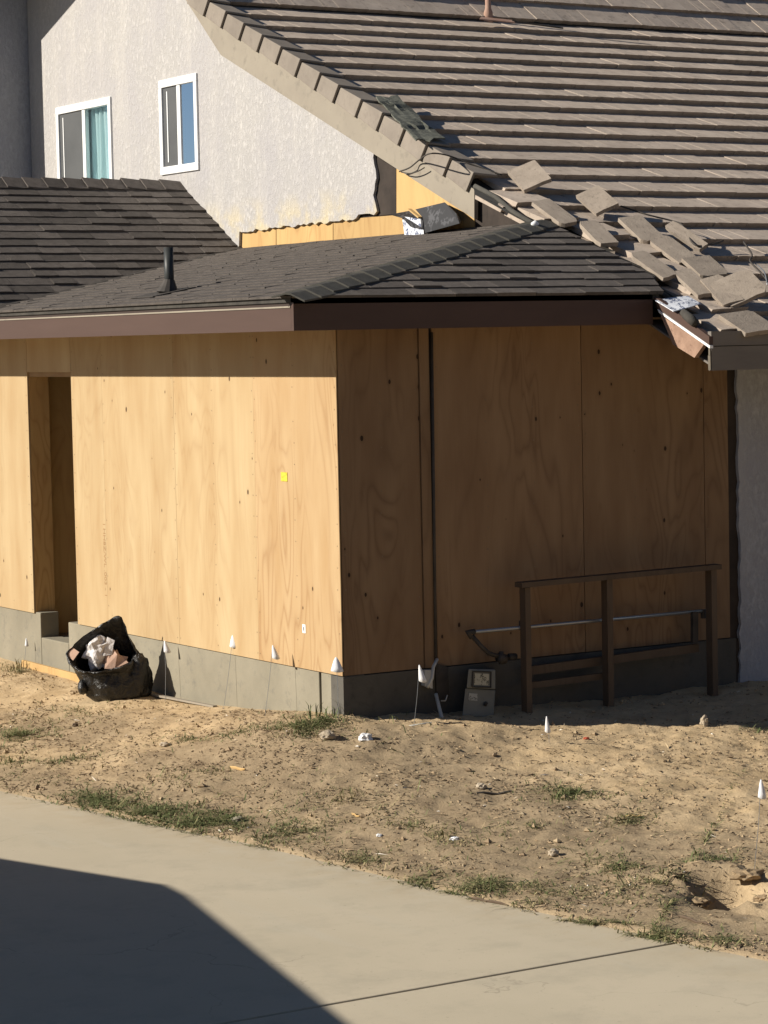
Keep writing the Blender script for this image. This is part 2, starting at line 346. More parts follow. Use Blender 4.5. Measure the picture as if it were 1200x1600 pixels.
a = me.attributes.new('mulch', 'FLOAT', 'POINT'); a.data.foreach_set('value', mulch(TT, SS).astype(np.float32).ravel())
def wall_shade(t, s): return np.exp(-((np.clip(-.0-s, 0, 9))/.75)**2)*(s < .1)*np.clip((t+.05)/.25, 0, 1)  # mask for shade painted into the soil colour along the front wall
a = me.attributes.new('wall_shade', 'FLOAT', 'POINT'); a.data.foreach_set('value', wall_shade(TT, SS).astype(np.float32).ravel())
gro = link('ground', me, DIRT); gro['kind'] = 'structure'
def gz(t, s): return float(ground_z(np.array([t]), np.array([s]))[0])
def on_ground(x, y):
    z = .15
    for _ in range(14):
        p = atZ(x, y, z); z = .5*z+.5*gz(p.x, p.y)
    p = atZ(x, y, z); p.z = gz(p.x, p.y); return p
def facing(p, x, y): return onplane(x, y, c_f, c_f.dot(Vector(p)))   # point at the same distance as p

# driveway slabs with an open joint between them
drv = bpy.data.objects.new('driveway', None); COL.objects.link(drv); drv['kind'] = 'structure'; drv['_b'] = (0, 0, 0)
def slab(s0, s1):
    ss = np.linspace(s0, s1, max(6, int(abs(s1-s0)/.12))); ed = [(float(edge_t(s))+.012*float(fbm(np.array([s*1.]), np.array([3.]), 3., 3)[0]), float(s)) for s in ss]
    poly = [(-15, s0, -.10)] + [(t, s, -.10) for t, s in ed] + [(-15, s1, -.10)]
    o = part('slab', MB().ext(poly, (0, 0, .10)), DRIV, drv); bevel(o, .007, 2)
slab(-5.19, 14); slab(-40, -5.212)

# ================================================================ THE ADDITION (new, plywood clad)
ADD = thing('plywood_addition', 'unfinished single storey extension clad in bare plywood with new dark shingle roof', 'building', (0, 0, .2))
EZ = 3.25                       # top of the eave boards
O1, O2 = .42, .57               # overhang on front and side
r1, r2 = .19, .392              # pitches
GX = 2.40                       # old gable wall face
def R1(t): return EZ + r1*(t+O2)
def R2(s): return EZ + r2*(s+O1)
AS = .576
def RA(s): return 2.95+.927+AS*(s-5.86)
RIDGE = 6.89
DH = 2.95-.215                  # head of the doorway
# side wall W1 (X=0) sheets
sheets = [(0, 1.1775, PLYW), (1.1785, 2.432, PLY), (2.435, 3.6885, PLY), (3.690, 4.275, PLY), (5.16, 6.2, PLY), (6.205, 7.4, PLY), (7.405, 9, PLY)]
for a_, b_, m_ in sheets:
    part('plywood_panel', MB().box(-.014, 0, a_, b_, .672+.02*(a_ > 5) - .0, 3.3), m_, ADD)
part('plywood_panel', MB().box(-.014, 0, 4.28, 5.155, DH+.01, 3.3), PLY, ADD)
# front wall W2 (Y=0) sheets
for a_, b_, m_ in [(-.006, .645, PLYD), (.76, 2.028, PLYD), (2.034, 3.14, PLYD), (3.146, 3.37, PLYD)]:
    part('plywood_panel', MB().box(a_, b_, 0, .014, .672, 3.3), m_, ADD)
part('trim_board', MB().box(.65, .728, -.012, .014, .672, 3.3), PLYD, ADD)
nails = MB(); nr_ = random.Random(8)
for yy in (.03, .6, 1.16, 1.2, 1.81, 2.41, 2.46, 3.67, 4.25, 5.19):
    z = .72
    while z < 3.2:
        y = yy+nr_.uniform(-.008, .008); nails.box(-.0155, -.0138, y-.0035, y+.0035, z-.0035, z+.0035); z += .15 if nr_.random() < .8 else .24
for xx in (.03, .33, .62, .79, 1.2, 1.6, 2.0, 2.06, 2.5, 2.9, 3.12, 3.17):
    z = .72
    while z < 3.2:
        x = xx+nr_.uniform(-.008, .008); nails.box(x-.0045, x+.0045, -.0015, .001, z-.005, z+.005); z += .15 if nr_.random() < .8 else .24
# studs behind the sheets
o = part('nail_heads', nails, NAIL, ADD); o['kind'] = 'stuff'
fr = MB()
fr.box(.0, 3.4, .018, .1, .5, 3.3); fr.box(.004, .1, .1, 4.27, .66, 3.3); fr.box(.004, .1, 5.17, 9, .66, 3.3); fr.box(.004, .1, 4.28, 5.155, DH+.02, 3.3)
part('wall_framing', fr, DARKIN, ADD)
part('door_jamb', MB().box(.002, .18, 5.157, 5.20, .66, DH+.008), LUMB, ADD)
part('door_jamb', MB().box(.002, .18, 4.235, 4.277, .5, DH+.008), STUD, ADD)
part('door_header', MB().box(.002, .18, 4.279, 5.155, DH-.03, DH+.009), STUD, ADD)
part('interior_wall', MB().box(.182, 1.2, 5.30, 5.34, .3, 3.2), LUMB, ADD)
part('interior_wall', MB().box(1.2, 1.24, 3.2, 8.0, .3, 3.3), RAIL, ADD)
part('floor_slab', MB().box(.17, 2.4, 1, 9, .3, .485), CONC, ADD)
part('door_stop', MB().box(.1, .12, 4.285, 4.36, .93, .95), WHIT, ADD)
# foundation stem wall, with a vertical joint and the low doorway sill
def stem(y0, y1, top):
    o = part('foundation_wall', MB().box(.0, .17, y0, y1, -.05, top), CONC, ADD); bevel(o, .008, 2); return o
stem(.003, .318, .668); stem(.345, 4.50, .668); stem(4.503, 5.06, .49); stem(5.063, 9, .70)
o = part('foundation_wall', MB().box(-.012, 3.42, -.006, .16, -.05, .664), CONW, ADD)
jm = part('foundation_joint', MB().box(.03, .15, .319, .344, .0, .66), DARK, ADD)
# eave boards and soffit
YF = 8.5
part('fascia_board', MB().box(-O2, -O2+.035, -O1+.036, YF, EZ-.225, EZ-.075), FASB, ADD)
part('fascia_trim', MB().box(-O2+.014, -O2+.034, -O1+.036, YF, EZ-.0745, EZ-.003), FAST, ADD)
part('lit_edge_strip', MB().box(-O2-.006, -O2+.013, -O1+.036, YF, EZ-.0745, EZ-.064), BARG, ADD)  # pale strip painting the sunlit top edge of the fascia board
part('fascia_board', MB().box(-O2, 2.36, -O1, -O1+.035, EZ-.225, EZ-.003), FASB, ADD)
part('soffit', MB().box(-O2+.036, .0, -O1+.036, YF, EZ-.19, EZ-.175), STUD, ADD)
part('soffit', MB().box(.001, 2.9, -O1+.036, -.001, EZ-.19, EZ-.175), STUD, ADD)
# roof decks
H = Vector((2.3, .955, 0)); H.z = R1(2.3)
E0 = Vector((-O2, -O1, EZ))
def p1(t, s, d=0): return Vector((t, s, R1(t)+d))
def p2(t, s, d=0): return Vector((t, s, R2(s)+d))
def pa(t, s, d=0): return Vector((t, s, RA(s)+d))
d1 = [(-O2, -O1), (2.3, .955), (GX+.02, 1.1), (GX+.02, 9), (-O2, 9)]
deck = MB().prism([p1(t, s, -.04) for t, s in d1], [p1(t, s, -.008) for t, s in d1])
d2 = [(-O2, -O1), (2.42, -O1), (2.7, .0), (2.5, .955), (2.3, .955)]
deck.prism([p2(t, s, -.05) for t, s in d2], [p2(t, s, -.008) for t, s in d2])
va = lambda t: 5.86+(R1(t)-2.95-.927)/AS
TA0 = -.45
deck.prism([pa(TA0, va(TA0), -.008), pa(GX+.02, va(GX), -.008), pa(GX+.02, RIDGE, -.008), pa(TA0, RIDGE, -.008)],
           [pa(TA0, va(TA0), -.06), pa(GX+.02, va(GX), -.06), pa(GX+.02, RIDGE, -.06), pa(TA0, RIDGE, -.06)])
y2 = 2*RIDGE-va(TA0)
deck.prism([(TA0, RIDGE+.001, RA(RIDGE)-.01), (GX, RIDGE+.001, RA(RIDGE)-.01), (GX, y2, R1(0)), (TA0, y2, R1(0)-.1)],
           [(TA0, RIDGE+.001, RA(RIDGE)-.06), (GX, RIDGE+.001, RA(RIDGE)-.06), (GX, y2, R1(0)-.06), (TA0, y2, R1(0)-.16)])
deck.prism([(TA0+.02, va(TA0), R1(TA0)), (TA0+.02, y2, R1(TA0)), (TA0+.02, RIDGE, RA(RIDGE)-.03)], [(TA0+.05, va(TA0), R1(TA0)), (TA0+.05, y2, R1(TA0)), (TA0+.05, RIDGE, RA(RIDGE)-.03)])
roof = part('shingle_roof', deck, FELT, ADD)
def clip(poly, reg):
    n = len(reg)
    for i in range(n):
        a = reg[i]; b = reg[(i+1) % n]; out = []
        side = lambda p: (b[0]-a[0])*(p[1]-a[1])-(b[1]-a[1])*(p[0]-a[0])
        for k in range(len(poly)):
            p, q_ = poly[k], poly[(k+1) % len(poly)]; sp, sq = side(p), side(q_)
            if sp >= 0: out.append(p)
            if (sp >= 0) != (sq >= 0):
                f = sp/(sp-sq); out.append((p[0]+(q_[0]-p[0])*f, p[1]+(q_[1]-p[1])*f))
        poly = out
        if len(poly) < 3: return None
    return poly
def area(p): return .5*sum(p[i][0]*p[(i+1) % len(p)][1]-p[(i+1) % len(p)][0]*p[i][1] for i in range(len(p)))
def shingles(parent, mat, org, ex, ey, reg, expo, wid, th, single, rnd):
    org = Vector(org); ex = Vector(ex).normalized(); ey = Vector(ey).normalized(); ez = ex.cross(ey)
    if ez.z < 0: ez = -ez
    if area(reg) < 0: reg = reg[::-1]
    u0 = min(p[0] for p in reg); u1 = max(p[0] for p in reg); v0 = min(p[1] for p in reg); v1 = max(p[1] for p in reg)
    allmb = MB(); cnt = 0
    for j in range(int((v1-v0)/expo)+2):
        vb = v0+j*expo-.012; off = rnd.uniform(0, wid); u = u0-wid+off-wid
        while u < u1+.1:
            w = wid*rnd.choice((.7, 1, 1.25)) ; jv = rnd.uniform(-.006, .006); thk = th*rnd.uniform(.5, 1.25)
            k = 3
            front = [(u+.002+(w-.004)*i/k, vb+jv+rnd.uniform(-.004, .004)) for i in range(k+1)]
            pl = front+[(u+w-.002, vb+expo*1.18), (u+.002, vb+expo*1.18)]
            c = clip(pl, reg)
            if c and area(c) > .0012:
                top = []; bot = []
                for (a_, b_) in c:
                    h = .002+thk*(1-(b_-vb)/(expo*1.18))
                    top.append(org+ex*a_+ey*b_+ez*h); bot.append(org+ex*a_+ey*b_-ez*.007)
                mb = MB() if single else allmb
                mb.prism(bot, top); cnt += 1
                if single: part('shingle', mb, mat, parent)
            u += w
    if not single:
        o = part('shingle', allmb, mat, parent); o['kind'] = 'stuff'
    return cnt
rn_ = random.Random(3)
k1 = math.hypot(1, r1); k2 = math.hypot(1, r2); kA = math.hypot(1, AS)
reg = [(p[1], (p[0]+O2+.02)*k1) for p in [(-O2-.02, -O1-.01), (2.3, .955), (GX, 1.1), (GX, va(GX)), (-O2-.02, va(-O2))]]
shingles(roof, SHNG, (-O2-.02, 0, EZ-r1*.02), (0, 1, 0), (1, 0, r1), reg, .142, .33, .009, False, rn_)
reg = [(p[0], (p[1]+O1+.02)*k2) for p in [(-O2-.02, -O1-.02), (2.44, -O1-.02), (2.6, -.1), (2.5, .955), (2.3, .955)]]
shingles(roof, SHNL, (0, -O1-.02, EZ-r2*.02), (1, 0, 0), (0, 1, r2), reg, .150, .33, .017, True, rn_)
reg = [(p[0], (p[1]-4.4)*kA) for p in [(TA0, va(TA0)), (GX, va(GX)), (GX, RIDGE), (TA0, RIDGE)]]
shingles(roof, SHNL, (0, 4.4, RA(4.4)), (1, 0, 0), (0, 1, AS), reg, .141, .31, .016, True, rn_)
# hip caps, folded over the hip one over the other
n1 = Vector((-r1, 0, 1)).normalized(); n2 = Vector((0, -r2, 1)).normalized()
hd = (H-E0); L = hd.length; hd.normalize()
w1 = n1.cross(hd).normalized(); w1 = w1 if w1.y > 0 else -w1
w2 = n2.cross(hd).normalized(); w2 = w2 if w2.y < 0 else -w2
up = (n1+n2).normalized()
for i in range(19):
    a0 = -.06+i*.178; a1 = a0+.30
    if a1 > L+.22: break
    j = rn_.uniform(-.012, .012); g0 = .035; g1 = .016; wd = .135+j
    rowsT = []
    for a_, g_ in ((a0, g0), (a1, g1)):
        c = E0+hd*a_+up*g_
        rowsT.append([c+w1*wd-up*.012, c+w1*.02, c+w2*.02, c+w2*wd-up*.012])
    mb = MB(); A = rowsT[0]; B = rowsT[1]
    for k in range(3):
        qd = [A[k], A[k+1], B[k+1], B[k]]
        mb.prism([p-up*.012 for p in qd], qd)
    part('hip_shingle', mb, SHNC, roof)
for i in range(15):      # ridge caps of the rear cross gable
    x0 = TA0+i*.2
    if x0 > GX-.1: break
    A = [Vector((x0, RIDGE-.14, RA(RIDGE-.14)+.03)), Vector((x0, RIDGE, RA(RIDGE)+.045)), Vector((x0, RIDGE+.14, RA(RIDGE-.14)+.03))]
    B = [p+Vector((min(.29, GX-x0), 0, -.02)) for p in A]
    dz = rn_.uniform(-.004, .01); A = [p+Vector((0, 0, dz)) for p in A]
    mb = MB()
    for k in range(2):
        qd = [A[k], A[k+1], B[k+1], B[k]]; mb.prism([p-Vector((0, 0, .012)) for p in qd], qd)
    part('ridge_shingle', mb, SHNL, roof)
# valley metal line
vm = [pa(t, va(t), .012) for t in (-.55, 2.40)]
part('valley_flashing', MB().bar(vm[0], vm[1], .05, .006, (-.2, -.3, 1)), DARK, roof)
# vent pipe on the side slope
vp = atS(265, 458, R1(0), r1, 0)
vt = part('vent_pipe', MB().tube([vp-Vector((0, 0, .05)), vp+Vector((0, 0, .34))], .036, 14).tube([vp+Vector((0, 0, .34)), vp+Vector((0, 0, .30))], .028, 14), ABS, ADD, True)
vt2 = MB().tube([vp+Vector((-.015, 0, 0)), vp+Vector((-.006, 0, .05)), vp+Vector((0, 0, .10))], [.085, .062, .04], 14)
fa = atS(200, 466, R1(0), r1, 0); fl = [Vector((vp.x-.22, vp.y-.16, 0)), Vector((vp.x+.14, vp.y-.16, 0)), Vector((vp.x+.14, vp.y+.22, 0)), Vector((vp.x-.22, vp.y+.22, 0))]
vt2.prism([p1(p.x, p.y, .010) for p in fl], [p1(p.x, p.y, .016) for p in fl])
part('pipe_flashing', vt2, DARK, vt)
# stickers, stamp
c = atX(444, 745, -.0165)
MYEL = printed('yellow_sticker', (.62, .50, .05), (.5, .32, .02), 60)
part('sticker', MB().box(-.0175, -.0145, c.y-.045, c.y+.045, c.z-.032, c.z+.032), MYEL, ADD, label='yellow square sticker on the plywood')
c = atX(475, 982, -.0165)
s_ = part('sticker', MB().box(-.0175, -.0145, c.y-.022, c.y+.022, c.z-.032, c.z+.028), PAPR, ADD, label='small white tag near the bottom of the plywood')
part('tag_mark', MB().box(-.0190, -.0176, c.y-.006, c.y+.006, c.z-.016, c.z+.012), DARK, s_)
INK = mottled('faint_stamp_ink', (.27, .155, .075), (.33, .20, .09), 30, .9)
def text_mesh(body, size):
    cu = bpy.data.curves.new('stamp', 'FONT'); cu.body = body; cu.size = size; cu.extrude = .0002
    ob = bpy.data.objects.new('stamp', cu); COL.objects.link(ob)
    dg = bpy.context.evaluated_depsgraph_get(); m_ = bpy.data.meshes.new_from_object(ob.evaluated_get(dg))
    bpy.data.objects.remove(ob); return m_
ta_ = atX(165, 818, -.0148); st = text_mesh('I HH8Z/WL .003 - 1', .1)
st_o = link('stamp', st, INK, ADD)
# baseline runs down the wall, letters lying on their side
ex = Vector((0, 0, -1)); ey = Vector((0, -1, 0)); ezv = ex.cross(ey)
m4 = Matrix((ex*.72, ey*.6, ezv)).transposed().to_4x4(); m4.translation = Vector((-.0150, ta_.y+.05, ta_.z))-Vector(ADD.location)
st_o.matrix_local = m4

# ================================================================ THE OLD HOUSE
HS = thing('stucco_house', 'older white stucco house with big brown concrete tile roof behind the addition', 'house', (2.4, 0, 0))
ma, mc = 3.39, .43
def RM(s): return ma+mc*s
BS = 6.37; BZ = RM(BS); st2 = .8
# decks
XR = 14
dk = MB()
def slabroof(x0, pts, th):
    dk.prism([(x0, s, z) for s, z in pts]+[(x0, s, z-th) for s, z in pts[::-1]], [(XR, s, z) for s, z in pts]+[(XR, s, z-th) for s, z in pts[::-1]])
pk_s = 8.2; pk_z = BZ+st2*(pk_s-BS)
slabroof(2.46, [(-1.0, RM(-1.0)-.06), (BS, BZ-.06), (pk_s, pk_z-.06)], .05)
dk.prism([(2.3, pk_s, pk_z-.06), (2.3, 9.2, 7.26), (2.3, 9.2, 7.2), (2.3, pk_s, pk_z-.12)], [(XR, pk_s, pk_z-.06), (XR, 9.2, 7.26), (XR, 9.2, 7.2), (XR, pk_s, pk_z-.12)])
dk.prism([(1.40, 9.2, 7.246), (1.40, 14, 5.566), (1.40, 14, 5.45), (1.40, 9.2, 7.13)], [(XR, 9.2, 7.246), (XR, 14, 5.566), (XR, 14, 5.45), (XR, 9.2, 7.13)])
troof = part('tiled_roof', dk, FELT, HS)
# field tiles, each one an object; four meshes shared among them
def tile_mesh(seed):
    r = random.Random(seed); mb = MB()
    for a0, a1 in ((0, .1637), (.1648, .3288)):
        n = 4; xs = [a0+(a1-a0)*i/n for i in range(n+1)]; jy = [r.uniform(-.006, .005) for _ in xs]
        fT = [Vector((x, y, r.uniform(-.002, .001))) for x, y in zip(xs, jy)]; fB = [Vector((x, y+.030, -.050)) for x, y in zip(xs, jy)]
        bT = [Vector((a1, .40, 0)), Vector((a0, .40, 0))]; bB = [Vector((a1, .40, -.03)), Vector((a0, .40, -.03))]
        mb.prism(fB+bB, fT+bT)
    return mb.mesh('roof_tile')
TM = [tile_mesh(i) for i in range(5)]
for m_ in TM: m_.materials.append(TILE)
starts = {0: 2.50, 1: 2.70, 2: 2.78, 3: 2.70, 4: 2.77, 5: 2.66, 6: 2.44, 7: 2.42}
specs = []
tr = random.Random(11); ang = math.atan((mc*.335-.046)/.335)
for k in range(22):
    s = -1.01+k*.335; t0 = starts.get(k, 2.545); tmax = min(13.7, 6.6+max(0, (s+1))*.95)
    off = (k % 2)*.165 if k >= 8 else 0
    t = t0-(off if k >= 8 else 0)
    while t < tmax: specs.append((t, s, RM(s)+.004+(.018 if k < 8 and t == t0 else 0), ang, -.05 if k < 8 and t == t0 else 0)); t += .33
ang2 = math.atan(st2)-.10
for k in range(6):
    s = BS+.0+k*.36*math.cos(math.atan(st2)); t = 2.545-(k % 2)*.165
    while t < 13.7: specs.append((t, s, BZ+st2*(s-BS)+.012, ang2, 0)); t += .33
cvec = Vector((CAM.x, CAM.y, 0))
def seen(t, s, z):
    v = Vector((t+.16, s+.15, z))-CAM; k = v.dot(c_f); return abs(v.dot(c_r)/k) < .157 and v.dot(c_u)/k < .205
for k in range(8):
    specs.append((starts[k]-.075+tr.uniform(-.03, .02), -1.01+k*.335+tr.uniform(.0, .07), RM(-1.01+k*.335)-.012, ang, tr.uniform(-.05, .0)))
specs.sort(key=lambda q: (not seen(*q[:3]), (Vector((q[0], q[1], 0))-cvec).length))
rest = MB()
for i, (t, s, z, an, rl) in enumerate(specs):
    M4 = Matrix.Translation((t+tr.uniform(-.003, .003), s+tr.uniform(-.006, .006), z+tr.uniform(-.0003, .0003))) @ Matrix.Rotation(an+tr.uniform(-.008, .008), 4, 'X') @ Matrix.Rotation(tr.uniform(-.006, .006), 4, 'Z') @ Matrix.Rotation(rl+tr.uniform(-.002, .003), 4, 'Y')
    m_ = tr.choice(TM)
    if i < 300:
        o = link('roof_tile', m_, None, troof); o.matrix_local = Matrix.Translation(-Vector(HS.location)) @ M4
    else:
        rest.add([M4 @ v.co for v in m_.vertices], [tuple(p.vertices) for p in m_.polygons])
if rest.v:
    o = part('roof_tile', rest, TILE, troof); o['kind'] = 'stuff'
# L-shaped rake tiles down the gable edge
def rake_tile(s, z, an, gap=0):
    mb = MB(); out0, out1 = .026, .0; x0 = 2.352; W_ = .215; Hh = .185; th = .022; Ln = .40
    def prof(o, y, lift, bz_):
        return [Vector((x0-o, y, lift)), Vector((x0+W_, y, lift-.02)), Vector((x0+W_, y, lift-th-.02)), Vector((x0-o+th, y, lift-th)), Vector((x0-o+th, y+.05, bz_)), Vector((x0-o, y+.05, bz_))]
    A = prof(out0, 0, .026, -.152); B = prof(out1, Ln, .0, -.146)
    mb.prism(A, B)
    M4 = Matrix.Translation((0, s, z)) @ Matrix.Rotation(an, 4, 'X')
    mb.v = [M4 @ v for v in mb.v]
    o = part('rake_tile', mb, RAKE, HS); bevel(o, .006, 2)
ra = math.atan(mc); 
for i in range(14):
    s = 1.80+i*.3345+(.0 if i != 6 else .03)
    rake_tile(s, RM(s)+.055+.004*math.sin(i*5.), ra)
for i in range(4):
    s = 6.46+i*.36*math.cos(math.atan(st2)); rake_tile(s, BZ+st2*(s-BS)+.09, math.atan(st2))
# barge board with its kick
def onbg(x, y): return atX(x, y, 2.352)
bl = [onbg(741, 342), onbg(345, 86), onbg(285, -8)]; bl[2] = bl[1]+(bl[2]-bl[1])*1.8
be = onbg(741, 296)
up0 = be.z-bl[0].z
bt = [be, bl[1]+Vector((0, -.06, up0+.02)), bl[2]+Vector((0, -.06, up0+.06))]
part('barge_board', MB().ext([bl[0], bl[1], bl[2], bt[2], bt[1], bt[0]], (.036, 0, 0)), BARG, HS)
# gable stucco with jagged cut lower right edge and two window openings
def poly_slab(outer, holes, x0, x1):
    mb = MB(); loops = [[Vector(p) for p in l] for l in [outer]+holes]
    tri = tessellate_polygon([[Vector((p.y, p.z, 0)) for p in l] for l in loops]); fl_ = [p for l in loops for p in l]
    n = len(fl_); F = [Vector((x0, p.y, p.z)) for p in fl_]+[Vector((x1, p.y, p.z)) for p in fl_]
    fs = [tuple(t) for t in tri]+[tuple(i+n for i in reversed(t)) for t in tri]; o = 0
    for l in loops:
        m_ = len(l); fs += [(o+i, o+(i+1) % m_, n+o+(i+1) % m_, n+o+i) for i in range(m_)]; o += m_
    return mb.add(F, fs)
def jag(P, step, amp, seed):
    r = random.Random(seed); out = []
    for a_, b_ in zip(P[:-1], P[1:]):
        n = max(1, int((b_-a_).length/step)); nrm = Vector((0, -(b_-a_).z, (b_-a_).y)).normalized()
        for i in range(n): out.append(a_.lerp(b_, i/n)+nrm*(r.uniform(-amp, amp)*(i > 0)))
    return out+[P[-1]]
gx = lambda x, y: atX(x, y, GX-.025)
cut = jag([gx(374, 362), gx(470, 352), gx(520, 346), gx(556, 341), gx(560, 335), gx(584, 336), gx(589, 330), gx(583, 305), gx(588, 278), gx(583, 246)], .05, .014, 5)
top = [onbg(500, 190), onbg(345, 90), onbg(285, 0)]; top = [Vector((0, p.y, p.z+.04)) for p in top]; top[2] = top[1]+(top[2]-top[1])*1.9
outer = [Vector((0, va(GX)+.0, R1(GX)+.02))]+[p for p in cut]+[Vector((0, cut[-1].y-.02, cut[-1].z+.06))]+top+[Vector((0, 10.32, 7.0)), Vector((0, 10.33, 3.9))]
def wrect(x0, y0, x1, y1):
    a_ = gx(x0, y0); b_ = gx(x1, y1); return a_, b_
w2a, w2b = gx(249.5, 126.5), gx(312.5, 265.5)
wins = [(w2b.y, w2a.y, w2b.z+.0, w2a.z), None]
w1a, w1b = gx(89, 172), gx(174, 149); wins[1] = (w1b.y, w1a.y, w1b.z-1.12, w1b.z-.01)
holes = [[Vector((0, y0+.012, z0+.012)), Vector((0, y1-.012, z0+.012)), Vector((0, y1-.012, z1-.012)), Vector((0, y0+.012, z1-.012))] for y0, y1, z0, z1 in wins]
part('stucco_wall', poly_slab(outer, holes, GX-.025, GX), STUC, HS)
# sheathing and paper behind the stucco
gl = [(1.0, R1(GX)-.15), (1.3, RM(1.3)-.13), (BS, BZ-.13), (pk_s, pk_z-.13), (10.4, 6.8), (10.4, 3.4)]
hole2 = [[Vector((0, y0+.03, z0+.03)), Vector((0, y1-.03, z0+.03)), Vector((0, y1-.03, z1-.03)), Vector((0, y0+.03, z1-.03))] for y0, y1, z0, z1 in wins]
part('wall_sheathing', poly_slab([Vector((0, s, z)) for s, z in gl], hole2, GX+.012, GX+.05), TARP, HS)
px = lambda x, y: atX(x, y, GX+.002)
q0 = [px(374, 360), px(472, 350), px(472, 392), px(374, 392)]
part('plywood_panel', poly_slab([px(372, 358), px(431, 352), px(431, 395), px(372, 400)], [], GX+.002, GX+.011), LUMB, HS)
part('plywood_panel', poly_slab([px(432, 352), px(520, 344), px(520, 390), px(432, 395)], [], GX+.002, GX+.011), LUMB, HS)
part('plywood_panel', poly_slab([px(521, 344), px(588, 338.5), px(621, 336), px(640, 338), px(640, 380), px(521, 388)], [], GX+.002, GX+.011), LUMB, HS)
part('plywood_panel', poly_slab([px(619.5, 262), px(741, 335), px(741, 372), px(642, 380), px(642, 336), px(619.5, 335)], [], GX+.002, GX+.011), LUMB, HS)
part('building_paper', poly_slab([px(582, 240), px(618.5, 264), px(618.5, 334), px(582, 338)], [], GX+.004, GX+.011), TARP, HS)
# windows
def window(y0, y1, z0, z1, cur):
    F = .075; x0 = GX-.045; x1 = GX+.03; fw_ = MB()
    fw_.box(x0, x1, y0, y1, z1-F, z1); fw_.box(x0, x1, y0, y1, z0, z0+F)
    fw_.box(x0, x1, y0, y0+F*.85, z0+F+.0005, z1-F-.0005); fw_.box(x0, x1, y1-F*.85, y1, z0+F+.0005, z1-F-.0005)
    w = part('window', fw_, WHIT, HS); bevel(w, .006, 2); ym = (y0+y1)/2
    part('mullion', MB().box(x0+.012, x1-.02, ym-.034, ym+.034, z0+F+.001, z1-F-.001), WHIT, w)
    ya, yb = ym+.035, y1-F*.85-.001          # sliding half with its screen (seen on the left)
    part('sash', MB().box(GX-.033, GX-.0275, yb-.10, yb-.082, z0+F+.04, z1-F-.04).box(GX-.015, GX+.01, ya, yb-.001, z0+F+.001, z0+F+.035), WHIT, w)
    part('insect_screen', MB().box(GX-.027, GX-.0255, ya+.001, yb-.001, z0+F+.002, z1-F-.002), SCRN, w)
    part('glass_pane', MB().add([(GX-.02, ya, z0+F), (GX-.02, yb, z0+F), (GX-.02, yb, z1-F), (GX-.02, ya, z1-F)], [(3, 2, 1, 0)]), GLS, w, recalc=False)
    yc, yd = y0+F*.85+.001, ym-.035
    part('glass_pane', MB().add([(GX-.022, yc, z0+F), (GX-.022, yd, z0+F), (GX-.022, yd, z1-F), (GX-.022, yc, z1-F)], [(3, 2, 1, 0)]), GLS if cur else GLB, w, recalc=False)
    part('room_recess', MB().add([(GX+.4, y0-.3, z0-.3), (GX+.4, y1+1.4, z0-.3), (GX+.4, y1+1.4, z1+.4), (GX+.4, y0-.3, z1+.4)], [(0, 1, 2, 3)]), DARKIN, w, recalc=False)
    if cur:
        rows = []
        for k in range(2):
            rows.append([Vector((GX+.06+.022*math.sin(u*9.)+.02*k*math.sin(u*4), yc-.02+(yd-yc)*(1.3-.06*k)*u/5.+.0, z1-.02 if k == 0 else z0+.02)) for u in np.linspace(0, 5, 60)])
        part('curtain', MB().grid(rows), CURT, w, True, False)
window(*wins[0], False); window(*wins[1], True)
# left wing whose wall stands in shade
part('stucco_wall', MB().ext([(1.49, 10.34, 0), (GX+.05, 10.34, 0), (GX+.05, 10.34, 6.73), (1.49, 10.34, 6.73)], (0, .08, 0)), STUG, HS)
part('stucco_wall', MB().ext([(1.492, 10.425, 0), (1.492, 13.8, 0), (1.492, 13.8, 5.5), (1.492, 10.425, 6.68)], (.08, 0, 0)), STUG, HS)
# front wall at the right, stucco cut ragged beside the new sheathing
sy = lambda x, y: atY(x, y, -.022)
rag = jag([Vector((p.y*0, p.x, p.z)) for p in [sy(1156, 1064), sy(1157, 900), sy(1154, 740), sy(1152, 585), sy(1152, 560)]], .06, .012, 9)
pol = [Vector((p.y, -.022, p.z)) for p in rag]; pol[0].z = .25
pol += [Vector((XR, -.022, pol[-1].z)), Vector((XR, -.022, .25))]
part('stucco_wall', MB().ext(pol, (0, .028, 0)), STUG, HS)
part('building_paper', MB().box(3.371, XR, .008, .06, .25, 2.95), TARP, HS)
part('sill_plate', MB().box(3.12, 3.5, -.004, .0, .40, .66), TARP, HS)
# old eave: fascia, soffit, cut barge stub with metal drip edge
part('fascia_board', MB().box(2.372, XR, -1.06, -1.03, 2.695, 2.86), FASG, HS)
part('fascia_board', MB().box(2.365, XR, -1.067, -1.03, 2.865, 2.965), FASG, HS)
part('soffit', MB().prism([(2.40, -1.028, 2.72), (XR, -1.028, 2.72), (XR, -.023, 3.15), (2.40, -.023, 3.15)], [(2.40, -1.028, 2.735), (XR, -1.028, 2.735), (XR, -.023, 3.165), (2.40, -.023, 3.165)]), FASG, HS)
part('broken_end_grain', MB().bar((2.366, -1.045, 2.70), (2.360, -1.05, 2.80), .016, .02).bar((2.360, -1.05, 2.80), (2.366, -1.043, 2.86), .012, .016), BARG, HS)
bx = lambda x, y: atX(x, y, 2.345)
part('barge_board', MB().ext([bx(1032, 492), bx(1100, 538), bx(1085, 559), bx(1051, 538)], (.035, 0, 0)), PINK, HS, label='short sawn-off barge board stub with bare pinkish wood')
part('drip_edge', MB().ext([bx(1027, 483), bx(1109, 540), bx(1109, 544.5), bx(1030, 489)], (.03, 0, 0)), WHIT, HS)
